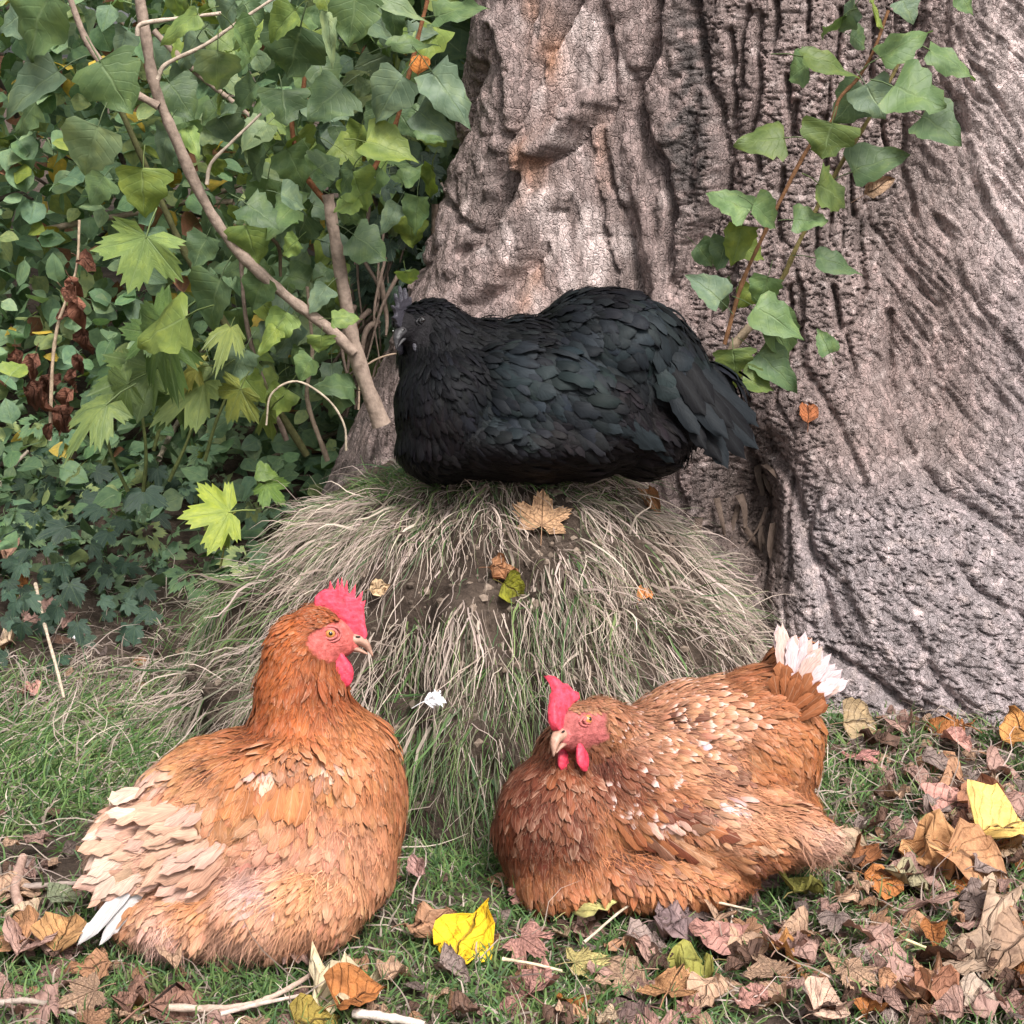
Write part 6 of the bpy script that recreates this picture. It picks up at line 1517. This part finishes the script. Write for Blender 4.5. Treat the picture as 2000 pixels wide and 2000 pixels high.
# ------------------------------------------------------------------ twigs, downy feathers
def twig(pts, w, col, label, z=.012, knots=()):
    P = np.array([on_ground(a, b, z) for a, b in pts]); P[:, 2] = ground_z(P[:, 0], P[:, 1]) + z
    C = curve(P, 7); sc = np.linalg.norm(P[0] - EYE) / FPX
    b = Bag(); tube(b, C, w * .5 * sc * (1 + .12 * rng.normal(size=len(C)).clip(-1, 2)) * np.linspace(1, .7, len(C)), 8, col, .04)
    o = link('twig', tidy(b.make('twig', M_TWIG)), None, label=label, category='twig', group='twigs lying on the ground')
    return o
TB = (.38, .27, .22)
twig([(45, 1680), (30, 1740), (45, 1790), (75, 1830), (100, 1860)], 20, (.36, .235, .19), 'thick bent knotted stick near the white tail quills', .018)
twig([(-10, 1737), (60, 1738), (130, 1735), (200, 1732)], 12, (.30, .24, .21), 'straight grey stick lying level behind the white tail quills')
twig([(330, 1962), (440, 1960), (520, 1945), (590, 1910), (628, 1884)], 13, (.44, .33, .27), 'pale knobbly twig rising to the apricot leaf', .02)
twig([(430, 1972), (500, 1955), (590, 1938)], 10, (.48, .38, .33), 'short whitish twig crossing the pale knobbly twig', .026)
twig([(-10, 1962), (60, 1958), (130, 1975), (190, 2000)], 12, (.34, .28, .24), 'grey twig at the front in green grass', .015)
twig([(690, 1975), (760, 1985), (830, 2000)], 20, (.62, .53, .46), 'chalky white stick lying under the olive and orange leaf', .02)
twig([(982, 1868), (1040, 1880), (1098, 1894)], 7, (.66, .55, .38), 'straight straw coloured stalk pointing at the butter yellow leaf', .03)
twig([(1140, 1836), (1230, 1762), (1300, 1740), (1380, 1750), (1470, 1772)], 6, (.50, .42, .32), 'thin dry root arching below the speckled hen', .035)
twig([(1770, 1835), (1810, 1850), (1845, 1862)], 6, (.66, .56, .33), 'pale straw stalk beside the leaf pile in green grass', .03)
twig([(70, 1150), (85, 1210), (110, 1300), (125, 1360)], 7, (.58, .47, .36), 'pale dry stem slanting through dead grass below the ivy', .05)
twig([(410, 835), (378, 868), (370, 910), (340, 940), (315, 975)], 12, (.32, .27, .21), 'wavy bare grey stick at the foot of the sapling', .1)
twig([(0, 1010), (30, 985), (60, 965)], 10, (.3, .25, .2), 'short grey stick half buried in ivy', .1)
M_DOWNY = plain('white_down', (.90, .88, .90), .9, 0, .1)
def down(P, size, label):
    """A loose body feather: a small quill and soft, curved plumes spreading from it."""
    b = Bag(); n = 70; r = np.random.default_rng(int(size * 1e5))
    quill = unit(np.array([1.0, -.25, .35]))
    t = r.random(n); Pq = P + quill * (t[:, None] - .3) * size * .7
    side = np.where(r.random(n) < .5, 1, -1)[:, None] * unit(np.array([-.35, -.1, 1.0]))
    D = quill * r.uniform(.4, 1.0, (n, 1)) + side * r.uniform(.2, 1.0, (n, 1)) + r.normal(0, .2, (n, 3)); D /= np.linalg.norm(D, axis=1)[:, None]
    V, uv = feather_verts(Pq, D, np.broadcast_to(unit(np.array([0, -1, .5])), (n, 3)) + 0 * D, r.uniform(.3, .6, n) * size, r.uniform(.10, .2, n) * size, r.uniform(-.1, .3, n) * size * .3, .03, r.normal(0, 1, (n, 7)))
    for k in range(n): b.add(V[k], F_FACE)
    tube(b, curve([P - quill * size * .95 + np.array([0, 0, -.2 * size]), P - quill * size * .3, P + quill * size * .4], 4), np.linspace(.0004, .0008, 9), 5)
    link('downy_feather', tidy(b.make('downy_feather', M_DOWNY)), None, label=label, category='feather', group='loose white feathers')
down(mound_at(838, 1365, .03), .024, 'fluffy white feather caught in mound grass between the two brown hens')
g = on_ground(142, 1243, .02); down(g, .013, 'tiny white feather on the dark soil near the ivy')
